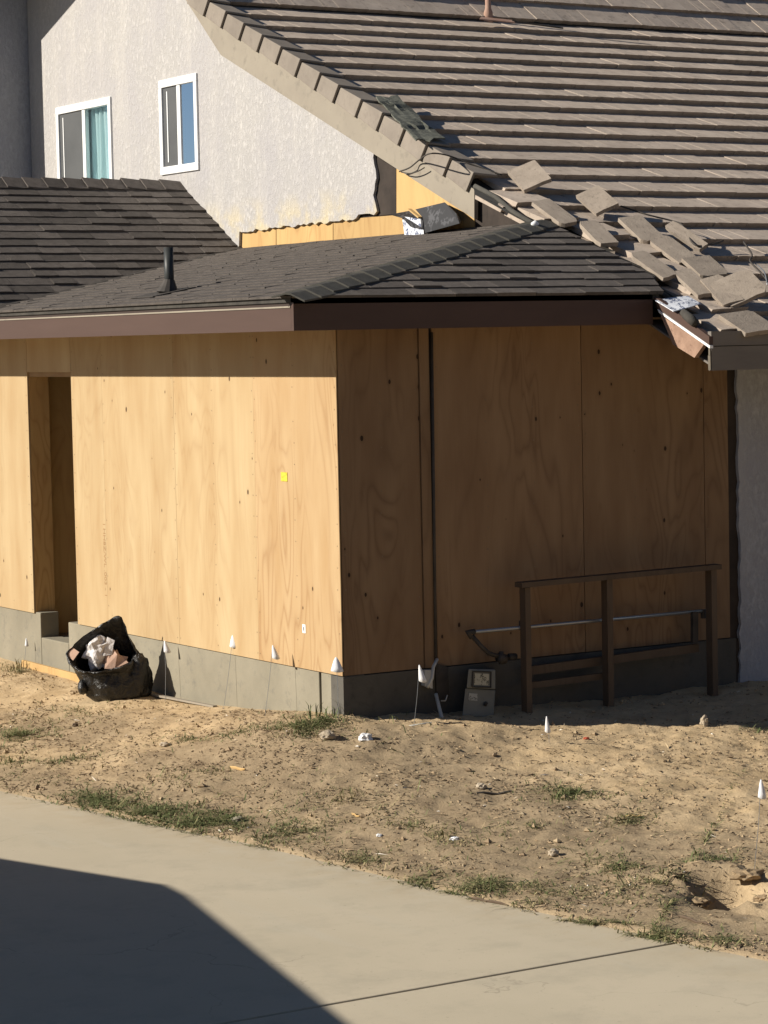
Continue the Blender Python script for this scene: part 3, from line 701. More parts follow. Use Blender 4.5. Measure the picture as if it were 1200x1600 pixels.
part('barge_trim', MB().ext([bx(1021, 464), bx(1030, 468), bx(1108, 526), bx(1108, 539), bx(1028, 482)], (.035, 0, 0)), FASB, HS)
# felt strip and dark sub-roof where tiles were lifted along the cut
def pm(x, y, d=0): return atS(x, y, ma+d, 0, mc)
part('felt_strip', MB().prism([pm(740, 293, -.05), pm(800, 326, -.06), pm(856, 354, -.05), pm(846, 359, -.05), pm(790, 331, -.05), pm(742, 304, -.05)], [pm(740, 293, -.035), pm(800, 326, -.045), pm(856, 354, -.035), pm(846, 359, -.035), pm(790, 331, -.035), pm(742, 304, -.035)]), SHNC, HS)
eb = [pm(x, y, -.03) for x, y in ((742, 291), (775, 308), (800, 330), (830, 348), (868, 362), (905, 384), (960, 414), (1015, 446), (1060, 478))]
part('felt_edge', MB().tube(eb, .022, 6), SHNC, HS, True)
part('closing_board', MB().prism([(2.41, 1.72, R1(2.41)-.02), (2.41, .9, R1(2.41)-.05), (2.41, .9, RM(.9)-.1), (2.41, 1.72, RM(1.72)-.09)], [(2.43, 1.72, R1(2.41)-.02), (2.43, .9, R1(2.41)-.05), (2.43, .9, RM(.9)-.1), (2.43, 1.72, RM(1.72)-.09)]), TARP, HS)
# plumbing vent high on the tiles
pv = pm(763, 27)
pvo = part('roof_vent_pipe', MB().tube([pv-Vector((0, 0, .1)), pv+Vector((0, 0, .05)), pv+Vector((0, 0, .09)), pv+Vector((0, 0, .6))], [.05, .045, .03, .028], 12), RUST, HS, True)
fq = [pm(749, 31, .05), pm(805, 37, .05), pm(800, 33, .05), pm(752, 28, .05)]
part('pipe_flashing', MB().prism(fq, [p+Vector((0, 0, .012)) for p in fq]), RUST, pvo)
part('strap', MB().tube([pm(800, 33, .06), pm(835, 38, .05), pm(880, 44, .05)], .008, 6), DARK, pvo)

# ---------------------------------------------------------------- loose things on the roof
LTM = mottled('loose_tile_concrete', (.25, .208, .168), (.34, .285, .23), 7, .92, (1, 1, 1), .14, .7, 60, .005, c3=(.15, .125, .1))
def broken_mesh(seed):
    r = random.Random(seed+50); W_, L_ = .327, .40; out = []
    for (x, y), (dx, dy) in (((0, 0), (1, 1)), ((W_, 0), (-1, 1)), ((W_, L_), (-1, -1)), ((0, L_), (1, -1))):
        c = r.choice((.004, .004, .006, .012, .05)); a1 = (x+dx*c*r.uniform(.6, 1.4), y); a2 = (x, y+dy*c*r.uniform(.6, 1.4)); m = (x+dx*c*.45, y+dy*c*.4)
        if dx*dy > 0: out += [a2, m, a1]
        else: out += [a1, m, a2]
        if (x, y) == (0, 0): out += [(W_*.35, r.uniform(-.006, .01)), (W_*.7, r.uniform(-.006, .01))]
    mb = MB(); mb.prism([(x, y, -.052) for x, y in out], [(x, y, 0) for x, y in out])
    m_ = mb.mesh('loose_tile'); m_.materials.append(LTM); return m_
LM = [broken_mesh(i) for i in range(7)]
def loose_tile(x, y, yaw, tilt, lift, label, roll_=0, sc=1.):
    p = pm(x, y, .03+lift); me_ = LM[random.Random(int(x)).randrange(7)]; sl = .8 if sc > .6 else 1
    o = link('loose_tile', me_); o['label'] = label; o['category'] = 'roof tile'; o['group'] = 'loose roof tiles lying on the roof'
    o.matrix_world = Matrix.Translation(p) @ Matrix.Rotation(math.atan(mc), 4, 'X') @ Matrix.Rotation(math.radians(yaw), 4, 'Z') @ Matrix.Rotation(math.radians(tilt), 4, 'X') @ Matrix.Rotation(math.radians(roll_), 4, 'Y') @ Matrix.Diagonal((sc, sl, .62, 1)) @ Matrix.Translation((-.165, -.2, 0))
    return o
loose_tile(827, 273, -6, 8, .09, 'uppermost loose tile, propped askew with a dark gap beneath, nearest the barge board end', -28, .74)
loose_tile(933, 311, -2, 6, .085, 'small loose tile standing askew between the propped tile and the wires', -28, .62)
loose_tile(1003, 356, -4, 6, .04, 'loose tile lying flat on the broken row left of the narrow tile strip', -10, .6)
loose_tile(1072, 367, 8, 6, .06, 'narrow broken strip of tile pointing down beside the wire loop', -30, .3)
loose_tile(1052, 388, 3, 5, .045, 'pale loose tile below the narrow strip of tile', -13, .55)
loose_tile(1103, 415, -6, 4, .05, 'loose tile under the wire with a rounded edge, above the large tilted tile', -8, .72)
loose_tile(1155, 448, -4, 9, .11, 'largest loose tile, tilted over a deep shadow at the right edge', -27, .95)
loose_tile(1128, 452, -10, 6, .06, 'loose tile tucked under the left side of the large tilted tile', -20, .5)
loose_tile(1170, 502, 2, 2, .03, 'loose tile lying at the eave end above the grey fascia', -5, .9)
loose_tile(868, 330, 4, 5, .035, 'half tile lying on the broken row below the propped tile', -9, .5)
loose_tile(935, 362, -9, 4, .03, 'half tile lying at the broken row just above the front shingles', -7, .5)
loose_tile(1022, 412, 6, 5, .035, 'half tile at the broken row end above the paper scrap', -10, .45)
loose_tile(1085, 440, -7, 4, .03, 'half tile at the lowest broken rows left of the large tilted tile', -12, .45)
fr_ = random.Random(4); fs_ = []
for i in range(13):
    k = i/12; r = []
    for j in range(7):
        u = j/6; x = 588+k*60+u*(34+12*k)+fr_.uniform(-2, 2)*(1 if i in (0, 12) or j in (0, 6) else .3); y = 154+k*66-u*(0 if i else 2)+fr_.uniform(-2.5, 2.5)*(1 if i in (0, 12) else .4)
        r.append(pm(x, y, .075+.014*math.sin(i*1.15)+.012*mnoise.noise(Vector((i*.6, j*.8, 0)))))
    fs_.append(r)
MESH = mottled('green_black_felt', (.05, .055, .045), (.17, .17, .14), 26, .9, (1, 1, 1), 0, .6, 60, .006)
o = solo('felt_scrap', MB().grid(fs_), MESH, 'torn greenish strip of roofing felt lying across the tiles near the rake', 'roofing felt', recalc=False)
sm = o.modifiers.new('thick', 'SOLIDIFY'); sm.thickness = .012
# roofing paper scrap with white label at the foot of the gable plywood
rp = lambda x, y, d=0: atS(x, y, R1(0)+d, r1, 0)
wl = thing('roofing_package', 'dark folded roofing package with white printed label against the gable plywood', 'package', tuple(rp(650, 360)))
fpt = lambda x, y, v=2.25: atX(x, y, v)
part('printed_label', MB().ext([fpt(628, 338), fpt(661, 343), fpt(662, 367), fpt(632, 367)], (.006, 0, 0)), PRNT, wl)
part('wrapper_flap', MB().prism([fpt(609, 335, 2.19), fpt(641, 329, 2.36), fpt(661, 341, 2.22), fpt(660, 358, 2.235), fpt(641, 354, 2.235), fpt(629, 341, 2.22)], [fpt(609, 335.5, 2.2), fpt(641, 329, 2.37), fpt(661, 341, 2.23), fpt(660, 358, 2.245), fpt(641, 354, 2.245), fpt(629, 341, 2.23)]), PRNG, wl)
part('package_body', MB().prism([fpt(649, 327, 2.26), fpt(695, 316, 2.26), fpt(713, 334, 2.20), fpt(718, 349, 2.18), fpt(664, 364, 2.2), fpt(661, 341, 2.22)], [fpt(649, 327, 2.37), fpt(695, 317, 2.37), fpt(715, 334, 2.37), fpt(722, 346, 2.37), fpt(664, 358, 2.37), fpt(661, 341, 2.37)]), PRNG, wl)
part('wood_sliver', MB().bar(fpt(640, 327, 2.22), fpt(656, 340, 2.2), .03, .012), LUMB, wl)
es = [pm(1024, 469, .02), pm(1040, 466, .02), pm(1075, 462, .03), pm(1095, 474, .03), pm(1075, 480, .05), pm(1052, 486, .03)]
o = solo('paper_scrap', MB().prism([p-Vector((0, 0, .006)) for p in es], es), PRNT, 'white printed paper scrap lying at the corner of the cut old eave', 'paper')
part_ = solo('felt_roll_end', MB().tube([pm(1068, 489, .03), pm(1080, 499, .04), pm(1086, 506, .03)], [.03, .035, .028], 8), FELT, 'curled dark felt remnant on the cut edge above the barge stub', 'roofing felt', smooth=True)
def wire(pts, r, label, name='wire', m_=DARK):
    P = [Vector(p) for p in pts]; Q = []
    for i in range(len(P)-1):
        p0, p1_, p2_, p3 = P[max(i-1, 0)], P[i], P[i+1], P[min(i+2, len(P)-1)]
        for u in np.linspace(0, 1, 7)[:-1]:
            Q.append(.5*((2*p1_)+(p2_-p0)*u+(2*p0-5*p1_+4*p2_-p3)*u*u+(3*p1_-p0-3*p2_+p3)*u**3))
    Q.append(P[-1]); return solo(name, MB().tube(Q, r, 6), m_, label, 'wire', smooth=True)
wb = lambda x, y: onplane(x, y, (1, 0, 0), 2.30)
wire([wb(624, 268), wb(640, 262), wb(655, 250), pm(672, 240, .16), pm(700, 243, .10), pm(740, 258, .06), pm(784, 273, .05)], .006, 'thin dark wire looped over the barge board and rake tiles')
wire([wb(627, 269), wb(640, 271), wb(652, 268), wb(663, 262)], .005, 'short lower strand of dark wire hanging on the barge board')
wire([pm(970, 322, .07), pm(1010, 335, .08), pm(1050, 345, .07), pm(1066, 352, .09), pm(1085, 382, .07), pm(1112, 382, .06), pm(1130, 376, .07)], .007, 'dark wire trailing across the tiles past the narrow broken strip')
wire([pm(1162, 378, .06), pm(1175, 398, .1), pm(1172, 408, .08), pm(1188, 425, .1), pm(1200, 440, .08)], .007, 'curled dark wire above the large tilted tile at right')
wire([pm(1180, 412, .06), pm(1194, 425, .12), pm(1199, 445, .09)], .005, 'pale thin wire curling at the right edge of the roof', m_=METL)
gs = pm(836, 350, .03); o = solo('caulk_blob', MB().tube([gs-Vector((.03, 0, 0)), gs, gs+Vector((.03, 0, 0))], [.012, .03, .01], 8), PAPR, 'small white blob at the top of the hip shingles', 'blob', smooth=True)

# ================================================================ things by the front wall
# flags
FGRP = 'white marking flags on wires'
def flag(foot, top, base, w, label, turn=0., slim=False):
    p = on_ground(*foot)
    if p.x > -.06 and p.y > 0: p = atX(foot[0], foot[1], -.10); p.z = gz(p.x, p.y)
    f = facing(p, *top); b = facing(p, *base)
    th = thing('marking_flag', label, 'flag', tuple(p), FGRP)
    part('wire_stem', MB().tube([p-Vector((0, 0, .03)), p.lerp(f, .5)+c_r*.006, f], .0018, 5), METL, th)
    L_ = (f-b).length; dn = (b-f).normalized(); n = 10; rows = []; wm = w*(f-CAM).length/FPX
    for i in range(6):
        k = i/5; row = []
        for j in range(n+1):
            a_ = -1+2*j/n; ww = wm*.5*(.10+.90*k**.8)
            bot = (.10*(1-abs(a_-.15)) if k > .95 else 0)
            row.append(f+dn*(L_*(k*(.93+0*a_))+L_*bot*1.)+c_r*(ww*math.sin(a_*1.45))-c_f*(ww*.9*math.cos(a_*1.5)*(1 if j % 2 else .8)))
        rows.append(row)
    m_ = MB().grid(rows); o = part('flag', m_, FLAG, th, True, False)
    s2 = o.modifiers.new('thick', 'SOLIDIFY'); s2.thickness = .001
flag((348, 1093), (364, 992), (368, 1012), 18, 'white marking flag low on the sunlit plywood, left of the thin pale flag')
flag((413, 1119), (426, 1008), (432, 1030), 12, 'thin pale marking flag between two fuller flags along the sunlit wall')
flag((528, 1118), (525, 1027), (527, 1050), 20, 'white marking flag right at the sunlit corner of the plywood wall')
flag((646, 1133), (655, 1039), (661, 1066), 12, 'white marking flag in front of the shaded wall beside the conduit')
flag((858, 1160), (854, 1119), (856, 1145), 9, 'white marking flag standing at the shadow edge in front of the timber barrier')
flag((1178, 1358), (1189, 1218), (1191, 1248), 13, 'white marking flag on a tall wire at the right edge near the hole')
flag((258, 1096), (257, 1001), (262, 1020), 11, 'white marking flag just right of the black rubbish bag')
flag((36, 1030), (41, 997), (42, 1010), 6, 'tiny white marking flag near the doorway step at far left')

# conduit riser and disconnect with loose loops
cb = atY(677, 602, -.03); ct = atY(682, 1035, -.03)
cn = thing('conduit_riser', 'dark conduit riser with small grey box and loose cable loops on the shaded wall', 'conduit', (ct.x, -.03, .35))
part('conduit', MB().tube([(ct.x, -.022, ct.z-.05), (cb.x, -.022, 3.0)], .010, 10), DARK, cn, True)
yb_ = lambda x, y, s=-.06: atY(x, y, s)
bxp = [yb_(664, 1047, -.05), yb_(676, 1047, -.05), yb_(676, 1076, -.05), yb_(664, 1072, -.05)]
part('hose_bib_box', MB().ext(bxp, (0, .045, 0)), CABL, cn)
part('back_plate', MB().ext([yb_(680, 1036, -.02), yb_(700, 1042, -.02), yb_(702, 1090, -.02), yb_(683, 1095, -.02)], (0, .012, 0)), DARK, cn)
part('cable_loop', MB().tube([yb_(683, 1030), yb_(677, 1042, -.1), yb_(675, 1060, -.12), yb_(670, 1070, -.12), yb_(668, 1074, -.11)], .012, 8), CABL, cn, True)
part('cable', MB().tube([yb_(681, 1084, -.05), yb_(686, 1105, -.1), yb_(691, 1124, -.2), yb_(689, 1130, -.25), yb_(665, 1132, -.3), yb_(640, 1136, -.35)], .013, 8), CABL, cn, True)
part('clip', MB().tube([yb_(689, 1095, -.05), yb_(696, 1095, -.06), yb_(699, 1086, -.06)], .005, 6), CABL, cn, True)
# meter box
mp = atY(748, 1116, -.16); mb0 = (mp.x, -.12, gz(mp.x, -.12))
mt = thing('utility_meter', 'grey utility meter box with pale square display window by the shaded wall', 'meter box', mb0)
mq = lambda x, y, s=-.17: atY(x, y, s)
o = part('meter_base', MB().prism([mq(722, 1120), mq(771, 1122), mq(774, 1078), mq(727, 1075)], [mq(722, 1120, -.02), mq(771, 1122, -.02), mq(774, 1078, -.02), mq(727, 1075, -.02)]), GREY, mt); bevel(o, .008)
hd_ = part('meter_head', MB().prism([mq(729, 1075, -.19), mq(774, 1077, -.19), mq(774, 1046, -.19), mq(732, 1045, -.19)], [mq(729, 1075, -.02), mq(774, 1077, -.02), mq(774, 1046, -.02), mq(732, 1045, -.02)]), GREY, mt); bevel(hd_, .008)
dp_ = part('display_window', MB().ext([mq(741, 1070, -.195), mq(764, 1071, -.195), mq(764, 1053, -.195), mq(742, 1052, -.195)], (0, .004, 0)), printed('meter_face', (.42, .40, .32), (.10, .10, .08), 34), mt)
part('window_rim', MB().tube([mq(738, 1073, -.196), mq(767, 1074, -.196), mq(767, 1050, -.196), mq(739, 1049, -.196), mq(738, 1073, -.196)], .006, 6), DARK, hd_)
part('rating_plate', MB().ext([mq(732, 1094, -.174), mq(746, 1095, -.174), mq(746, 1084, -.174), mq(733, 1083, -.174)], (0, .003, 0)), printed('rating_plate_print', (.40, .40, .37), (.12, .12, .1), 40), mt)
part('lock', MB().tube([mq(758, 1102, -.175), mq(760, 1098, -.19)], .012, 8), DARK, mt, True)

# timber barrier of posts and rails
SB = -.22
bp = lambda x, y, s=SB: atY(x, y, s)
fg = bp(950, 1095); bar = thing('timber_barrier', 'dark timber post and rail barrier standing in the shade before the plywood wall', 'barrier', (fg.x, SB, gz(fg.x, SB)))
def post(x, y, w=.05, s=SB):
    a_ = bp(x, y, s); g_ = gz(a_.x, s); return MB().box(a_.x-w/2, a_.x+w/2, s-.02, s+.05, g_-.15, a_.z)
part('post', post(822, 918, .045), RAIL, bar); part('post', post(950, 903), RAIL, bar); part('post', post(1113, 888), RAIL, bar)
part('top_rail', MB().bar(bp(810, 914), bp(1122, 885), .09, .036, (0, 0, 1)), RAIL, bar)
part('lower_rail', MB().bar(bp(826, 1071, SB+.07), bp(950, 1055, SB+.07), .03, .045), RAIL, bar)
part('lower_rail', MB().bar(bp(826, 1048, SB+.1), bp(1090, 1012, SB+.1), .03, .06), RAIL, bar)
part('short_stud', MB().bar(bp(1085, 956, SB+.08), bp(1085, 1004, SB+.08), .05, .03, (0, 1, 0)), DARK, bar)
pp = lambda x, y: atY(x, y, -.12)
pi = thing('gas_pipe', 'thin grey metal pipe running level behind the timber barrier with an elbow down', 'pipe', tuple(pp(735, 1030)))
part('pipe_run', MB().tube([pp(732, 988), pp(1102, 954)], .0135, 10), METL, pi, True)
part('elbow', MB().tube([pp(741, 987), pp(731, 988), pp(737, 996)], [.022, .024, .02], 10), DARK, pi, True)
part('drop_pipe', MB().tube([pp(738, 994), pp(752, 1010), pp(764, 1021), pp(782, 1026)], .016, 8), DARK, pi, True)
part('valve', MB().tube([pp(778, 1027), pp(790, 1030)], .034, 10).tube([pp(795, 1026), pp(806, 1026)], .024, 8).tube([pp(783, 1018), pp(783, 1038)], .018, 8), DARK, pi, True)
for x, y in ((815, 976), (952, 966), (1099, 958)):
    part('pipe_clamp', MB().tube([pp(x, y-6), pp(x, y+8)], .02, 8), DARK, pi)

# ---------------------------------------------------------------- rubbish bag
bb = Vector((-.405, 2.855, 0)); bb.z = gz(bb.x, bb.y); bag = thing('rubbish_bag', 'open black plastic rubbish bag stuffed with white and pink wrapping against the foundation', 'bag', tuple(bb))
r_ = c_r.copy(); r_.z = 0; r_.normalize(); fwd = Vector((c_f.x, c_f.y, 0)).normalized()
KB = (bb-CAM).length/FPX
def bl_(x, y, d): return bb+r_*((x-178)*KB)+fwd*d+UZ*((1088-y)*KB-.135*d)      # measured outline, each point at its own depth
rim = [bl_(x, y, (d-.05)*.3-.06) for x, y, d in ((222, 1022, .30), (214, 1004, .36), (206, 985, .40), (193, 960, .40), (177, 966, .40), (158, 976, .39), (140, 989, .36), (121, 1003, .30), (111, 1016, .22), (122, 1034, .0), (138, 1044, -.1), (160, 1046, -.15), (180, 1043, -.14), (200, 1037, -.05), (214, 1030, .12))]
def closed(P, n):
    out = []; m = len(P)
    for j in range(n):
        u = j*m/n; i = int(u); u -= i; p0, p1_, p2_, p3 = P[(i-1) % m], P[i % m], P[(i+1) % m], P[(i+2) % m]
        out.append(.5*((2*p1_)+(p2_-p0)*u+(2*p0-5*p1_+4*p2_-p3)*u*u+(3*p1_-p0-3*p2_+p3)*u**3))
    return out
NB = 96; rimc = [p+UZ*.0 for p in closed(rim, NB)]
def ringell(cx, hw, dc, hd, z): return [bb+r_*(((cx-178)*KB)+hw*math.cos(2*math.pi*(j/NB-.02)))+fwd*(dc+hd*math.sin(2*math.pi*(j/NB-.02)))+UZ*z for j in range(NB)]
bot = ringell(190, .235, .09, .13, -.03); low = ringell(186, .275, .09, .16, .10); mid_ = ringell(180, .30, .09, .15, .21)
rows = []; ctr = bb+fwd*.09
def crease(p, k, amp):
    q_ = p-bb; d = Vector((p.x-ctr.x, p.y-ctr.y, 0)).normalized(); u = math.atan2(d.y, d.x)
    f_ = 2.6*(.25-abs(mnoise.noise(Vector((q_.x*6+q_.z*3, q_.y*6, q_.z*4+3)))))+1.6*(.25-abs(mnoise.noise(Vector((q_.x*13, q_.y*13+4, q_.z*9-q_.x*6)))))+.45*math.sin(u*5+q_.z*11)
    return p+d*(amp*f_)
for i in range(25):
    k = i/24; ring = []
    for j in range(NB):
        if k < .3: p = bot[j].lerp(low[j], k/.3)
        elif k < .6: p = low[j].lerp(mid_[j], (k-.3)/.3)
        else: p = mid_[j].lerp(rimc[j], (k-.6)/.4)
        if k < .12: p = ctr.lerp(p, .7+.3*k/.12)+UZ*(p.z-ctr.lerp(p, .7+.3*k/.12).z)
        ring.append(crease(p, k, .014+.008*k)+UZ*(.016*mnoise.noise(Vector((j*.35, 7, 2)))*max(0, k-.6)*2.5))
    rows.append(ring)
inner = []
for i in range(9):
    k = i/8; ring = []
    for j in range(NB):
        p = rimc[j].lerp(mid_[j], k*.8); c0 = Vector((ctr.x, ctr.y, p.z)); ring.append(crease(p.lerp(c0, .04+.12*k), k, .012)+UZ*(.01 if i == 0 else 0))
    inner.append(ring)
part('sack', MB().grid(rows+inner, True), BAGM, bag, True)
lr = []; lc = bl_(221, 1053, .05)
for i in range(17):
    th_ = math.pi*i/16; lr.append([lc+r_*(math.sin(th_)*math.cos(2*math.pi*j/32)*(.085+.03*mnoise.noise(Vector((i*.35, j*.3, 4)))))+fwd*(.11*math.sin(th_)*math.sin(2*math.pi*j/32))+UZ*(.185*math.cos(th_)+.02*mnoise.noise(Vector((j*.4, i*.6, 1)))) for j in range(32)])
part('bulging_fold', MB().grid(lr, True), BAGM, bag, True)
lr = []; lc = bl_(134, 1068, .03)
for i in range(11):
    th_ = math.pi*i/10; lr.append([lc+r_*(math.sin(th_)*math.cos(2*math.pi*j/20)*.04)+fwd*(.06*math.sin(th_)*math.sin(2*math.pi*j/20))+UZ*(.055*math.cos(th_)+.015*mnoise.noise(Vector((j*.5, i*.6, 5)))) for j in range(20)])
part('bulging_fold', MB().grid(lr, True), BAGM, bag, True)
def crumple(c, rx, ry, rz, seed, rough=.35):
    bm = bmesh.new(); bmesh.ops.create_icosphere(bm, subdivisions=3, radius=1)
    mb = MB(); vs = []
    for v in bm.verts:
        d = v.co; n_ = mnoise.noise(d*2.0+Vector((seed, 0, 0)))*rough+abs(mnoise.noise(d*3.2+Vector((0, seed, 0))))*rough*.9
        q_ = d*(1+n_-.15); vs.append(Vector(c)+r_*(q_.x*rx)+fwd*(q_.y*ry)+UZ*(q_.z*rz))
    mb.add(vs, [tuple(v.index for v in f.verts) for f in bm.faces]); bm.free(); return mb
part('white_plastic_wrap', crumple(bl_(157, 1014, .05), .105, .08, .12, 3., .5), BAGW, bag)
part('white_plastic_wrap', MB().grid([[bl_(168, 1020, -0.020), bl_(182, 1018, -0.010)], [bl_(172, 1002, 0.000), bl_(184, 1004, 0.000)], [bl_(174, 990, 0.030), bl_(186, 996, 0.020)]]), BAGW, bag, False, False)
part('packing_paper', MB().grid([[bl_(170, 1040, -0.030), bl_(186, 1040, -0.035), bl_(207, 1031, -0.020)], [bl_(172, 1020, 0.000), bl_(190, 1018, -0.020), bl_(200, 1024, 0.000)], [bl_(174, 1004, 0.030), bl_(181, 1006, 0.020), bl_(186, 1012, 0.030)]]), CARD, bag, False, False)
part('packing_paper', crumple(bl_(182, 1026, .05), .10, .06, .07, 8., .45), CARD, bag)
part('pink_flap', MB().grid([[bl_(110, 1016, .0), bl_(118, 1004, .03)], [bl_(122, 1026, -.04), bl_(131, 1013, -.01)]]), CARD, bag, False, False)
# board leaning on the ground by the doorway
ba = atX(36, 1036, -.09); b2 = atX(128, 1060, -.07); ba.z = gz(ba.x, ba.y); b2.z = gz(b2.x, b2.y)
o = solo('timber_offcut', MB().bar(ba+UZ*.03, b2+UZ*.03, .03, .07), LUMB, 'pale new timber board lying on the dirt between doorway and rubbish bag', 'board'); bevel(o, .004)
ba = atX(232, 1086, -.10); b2 = atX(336, 1106, -.06); ba.z = gz(ba.x, ba.y); b2.z = gz(b2.x, b2.y)
solo('weathered_board', MB().bar(ba+UZ*.004, b2+UZ*.004, .035, .014), BARG, 'pale thin board on the dirt at the foot of the foundation right of the bag', 'board')

# ---------------------------------------------------------------- small things on the dirt
STN = mottled('pale_stone', (.34, .28, .2), (.44, .37, .28), 12, .9, (1, 1, 1), .1, .5, 40, .004)
CLD = mottled('soil_clod', (.25, .18, .105), (.33, .24, .145), 12, .95, (1, 1, 1), .1, .8, 40, .006)
def lump(name, x, y, w, h, m_, label, cat, seed, group=None, rough=.35, sink=.25):
    p = on_ground(x, y); k = (p-CAM).length/FPX
    mb = crumple(p+UZ*(h*k*(.5-sink)), w*k*.5, w*k*.42, h*k*.5, seed, rough)
    return solo(name, mb, m_, label, cat, tuple(p), group)
lump('stone', 512, 1154, 28, 18, STN, 'brown stone beside the crumpled white paper near the wall corner', 'stone', 1., None, .25)
lump('crumpled_paper', 571, 1157, 22, 15, PAPR, 'crumpled scrap of white paper in the dirt below the wall corner', 'paper', 2., None, .5)
lump('stone', 1100, 1134, 14, 22, STN, 'small upright tan stone at the shadow edge at right', 'stone', 3.)
lump('stone', 865, 1336, 17, 14, STN, 'pale rounded stone on the dirt in front of the green tuft', 'stone', 4.)
lump('stone', 752, 1232, 18, 12, STN, 'pale stone lying beside a dark twig in the brown mulch', 'stone', 5.)
lump('paper_scrap', 710, 1312, 15, 6, PAPR, 'flattened white paper scrap near the middle of the dirt', 'paper', 6., None, .5)
lump('paper_scrap', 592, 1307, 8, 6, PAPR, 'tiny white scrap left of the flattened paper scrap', 'paper', 7., None, .5)
lump('stone', 258, 1165, 18, 9, STN, 'small tan stone next to the grass left of the wall corner', 'stone', 8.)
lump('soil_clod', 1092, 1395, 40, 18, CLD, 'large broken soil clod on the left lip of the dug hole', 'soil clod', 9., None, .5)
lump('soil_clod', 1168, 1374, 50, 18, CLD, 'largest soil clod behind the dug hole at the right edge', 'soil clod', 10., None, .5)
lump('soil_clod', 1190, 1408, 26, 12, CLD, 'soil clod at the far right beside the dug hole', 'soil clod', 11., None, .5)
lump('concrete_chip', 372, 1283, 22, 10, CONC, 'flat grey concrete chip in the grass along the driveway', 'stone', 12.)
lump('brick_fragment', 118, 1135, 10, 8, RAIL, 'small dark fragment on the dirt left below the bag', 'fragment', 13.)
lump('red_fragment', 916, 1155, 10, 5, mottled('red_plastic', (.42, .09, .05), (.45, .12, .07), 5), 'tiny red scrap on the dirt right of the white flag', 'scrap', 14.)
def stick(x0, y0, x1, y1, r, m_, label, n=5):
    a_ = on_ground(x0, y0); b_ = on_ground(x1, y1); P = [a_.lerp(b_, i/n) for i in range(n+1)]
    for i, p in enumerate(P): p.z = max(gz(p.x, p.y), .0)+r*.8+.004*math.sin(i*2.3+x0)
    return solo('stick', MB().tube(P, [r*.7]+[r]*(n-1)+[r*.5], 6), m_, label, 'stick')
stick(360, 1201, 383, 1204, .010, LUMB, 'short pale wood splinter on the dirt left of centre')
stick(550, 1272, 562, 1277, .007, LUMB, 'thin pale splinter lying near the middle of the dirt')
stick(735, 1414, 793, 1418, .008, RAIL, 'dark twig lying on the driveway edge')
stick(745, 1240, 800, 1238, .008, DARK, 'dark twig in the mulch beside the pale stone')
stick(1037, 1376, 1075, 1372, .008, RAIL, 'dry root poking out left of the dug hole')
stick(1060, 1432, 1110, 1447, .008, RAIL, 'dark twig on the dirt below the dug hole')
stick(970, 1276, 1002, 1276, .006, LUMB, 'pale straw stalk on the dirt at right')
lf = on_ground(352, 1380); solo('dry_leaf', crumple(lf+UZ*.008, .035, .03, .008, 3.3, .6), RAIL, 'dry brown leaf lying on the sunlit driveway', 'leaf', tuple(lf))

# mulch chips and pebbles, too many to count
def scatter(n, wfun, lo, hi):
    out = []; 
    while len(out) < n:
        t = rng.uniform(lo[0], hi[0], 20000); s = rng.uniform(lo[1], hi[1], 20000); w = wfun(t, s)
        k = (rng.uniform(0, 1, 20000) < w) & (t > edge_t(s)-.04) & ~((s > -.02) & (t > -.02))
        out += list(zip(t[k], s[k]))
    return np.array(out[:n])
def stuff(name, V, F, tone, per, mat):
    me_ = bpy.data.meshes.new(name); me_.from_pydata(V, [], F)
    at_ = me_.attributes.new('tone', 'FLOAT', 'POINT'); at_.data.foreach_set('value', np.repeat(tone, per).astype(np.float32))
    o = link(name, me_, mat); o['kind'] = 'stuff'; return o
pts = scatter(12000, lambda t, s: np.clip(.10+1.1*mulch(t, s)*np.clip(fbm(t+3, s, 2.2)+.45, 0, 1)+.35*np.exp(-(((t-1.6)/1.6)**2+((s+1.9)/.9)**2)), 0, 1), (-2.6, -7), (4, 6))
zz = ground_z(pts[:, 0], pts[:, 1]); V = []; F = []; tone = rng.beta(2, 2.4, len(pts))
tone[rng.uniform(0, 1, len(pts)) < .012] = 1.
for i, (t, s) in enumerate(pts):
    L_ = rng.uniform(.006, .022)*(2.6 if rng.uniform() < .05 else 1); w_ = rng.uniform(.002, .007); h_ = rng.uniform(.002, .008); a_ = rng.uniform(0, 6.28); ti = rng.normal(0, .3)
    ux = np.array([math.cos(a_), math.sin(a_), ti]); uy = np.array([-math.sin(a_), math.cos(a_), rng.normal(0, .3)]); c = np.array([t, s, zz[i]+.004])
    o_ = len(V); V += [c-ux*L_-uy*w_*.3, c-uy*w_, c+ux*L_, c+uy*w_*.8, c+np.array([0, 0, h_])+ux*L_*.2]
    F += [(o_, o_+1, o_+4), (o_+1, o_+2, o_+4), (o_+2, o_+3, o_+4), (o_+3, o_, o_+4)]
stuff('wood_chips', V, F, tone, 5, CHIP)
pts = scatter(6000, lambda t, s: np.full(t.shape, .4)*np.clip(.3+fbm(t, s+7, 3.), 0, 1), (-2.6, -7), (4, 6))
zz = ground_z(pts[:, 0], pts[:, 1]); V = []; F = []
oc = np.array([(1, 0, 0), (0, 1, 0), (-1, 0, 0), (0, -1, 0), (0, 0, 1), (0, 0, -1)], float)
of = [(0, 1, 4), (1, 2, 4), (2, 3, 4), (3, 0, 4), (1, 0, 5), (2, 1, 5), (3, 2, 5), (0, 3, 5)]
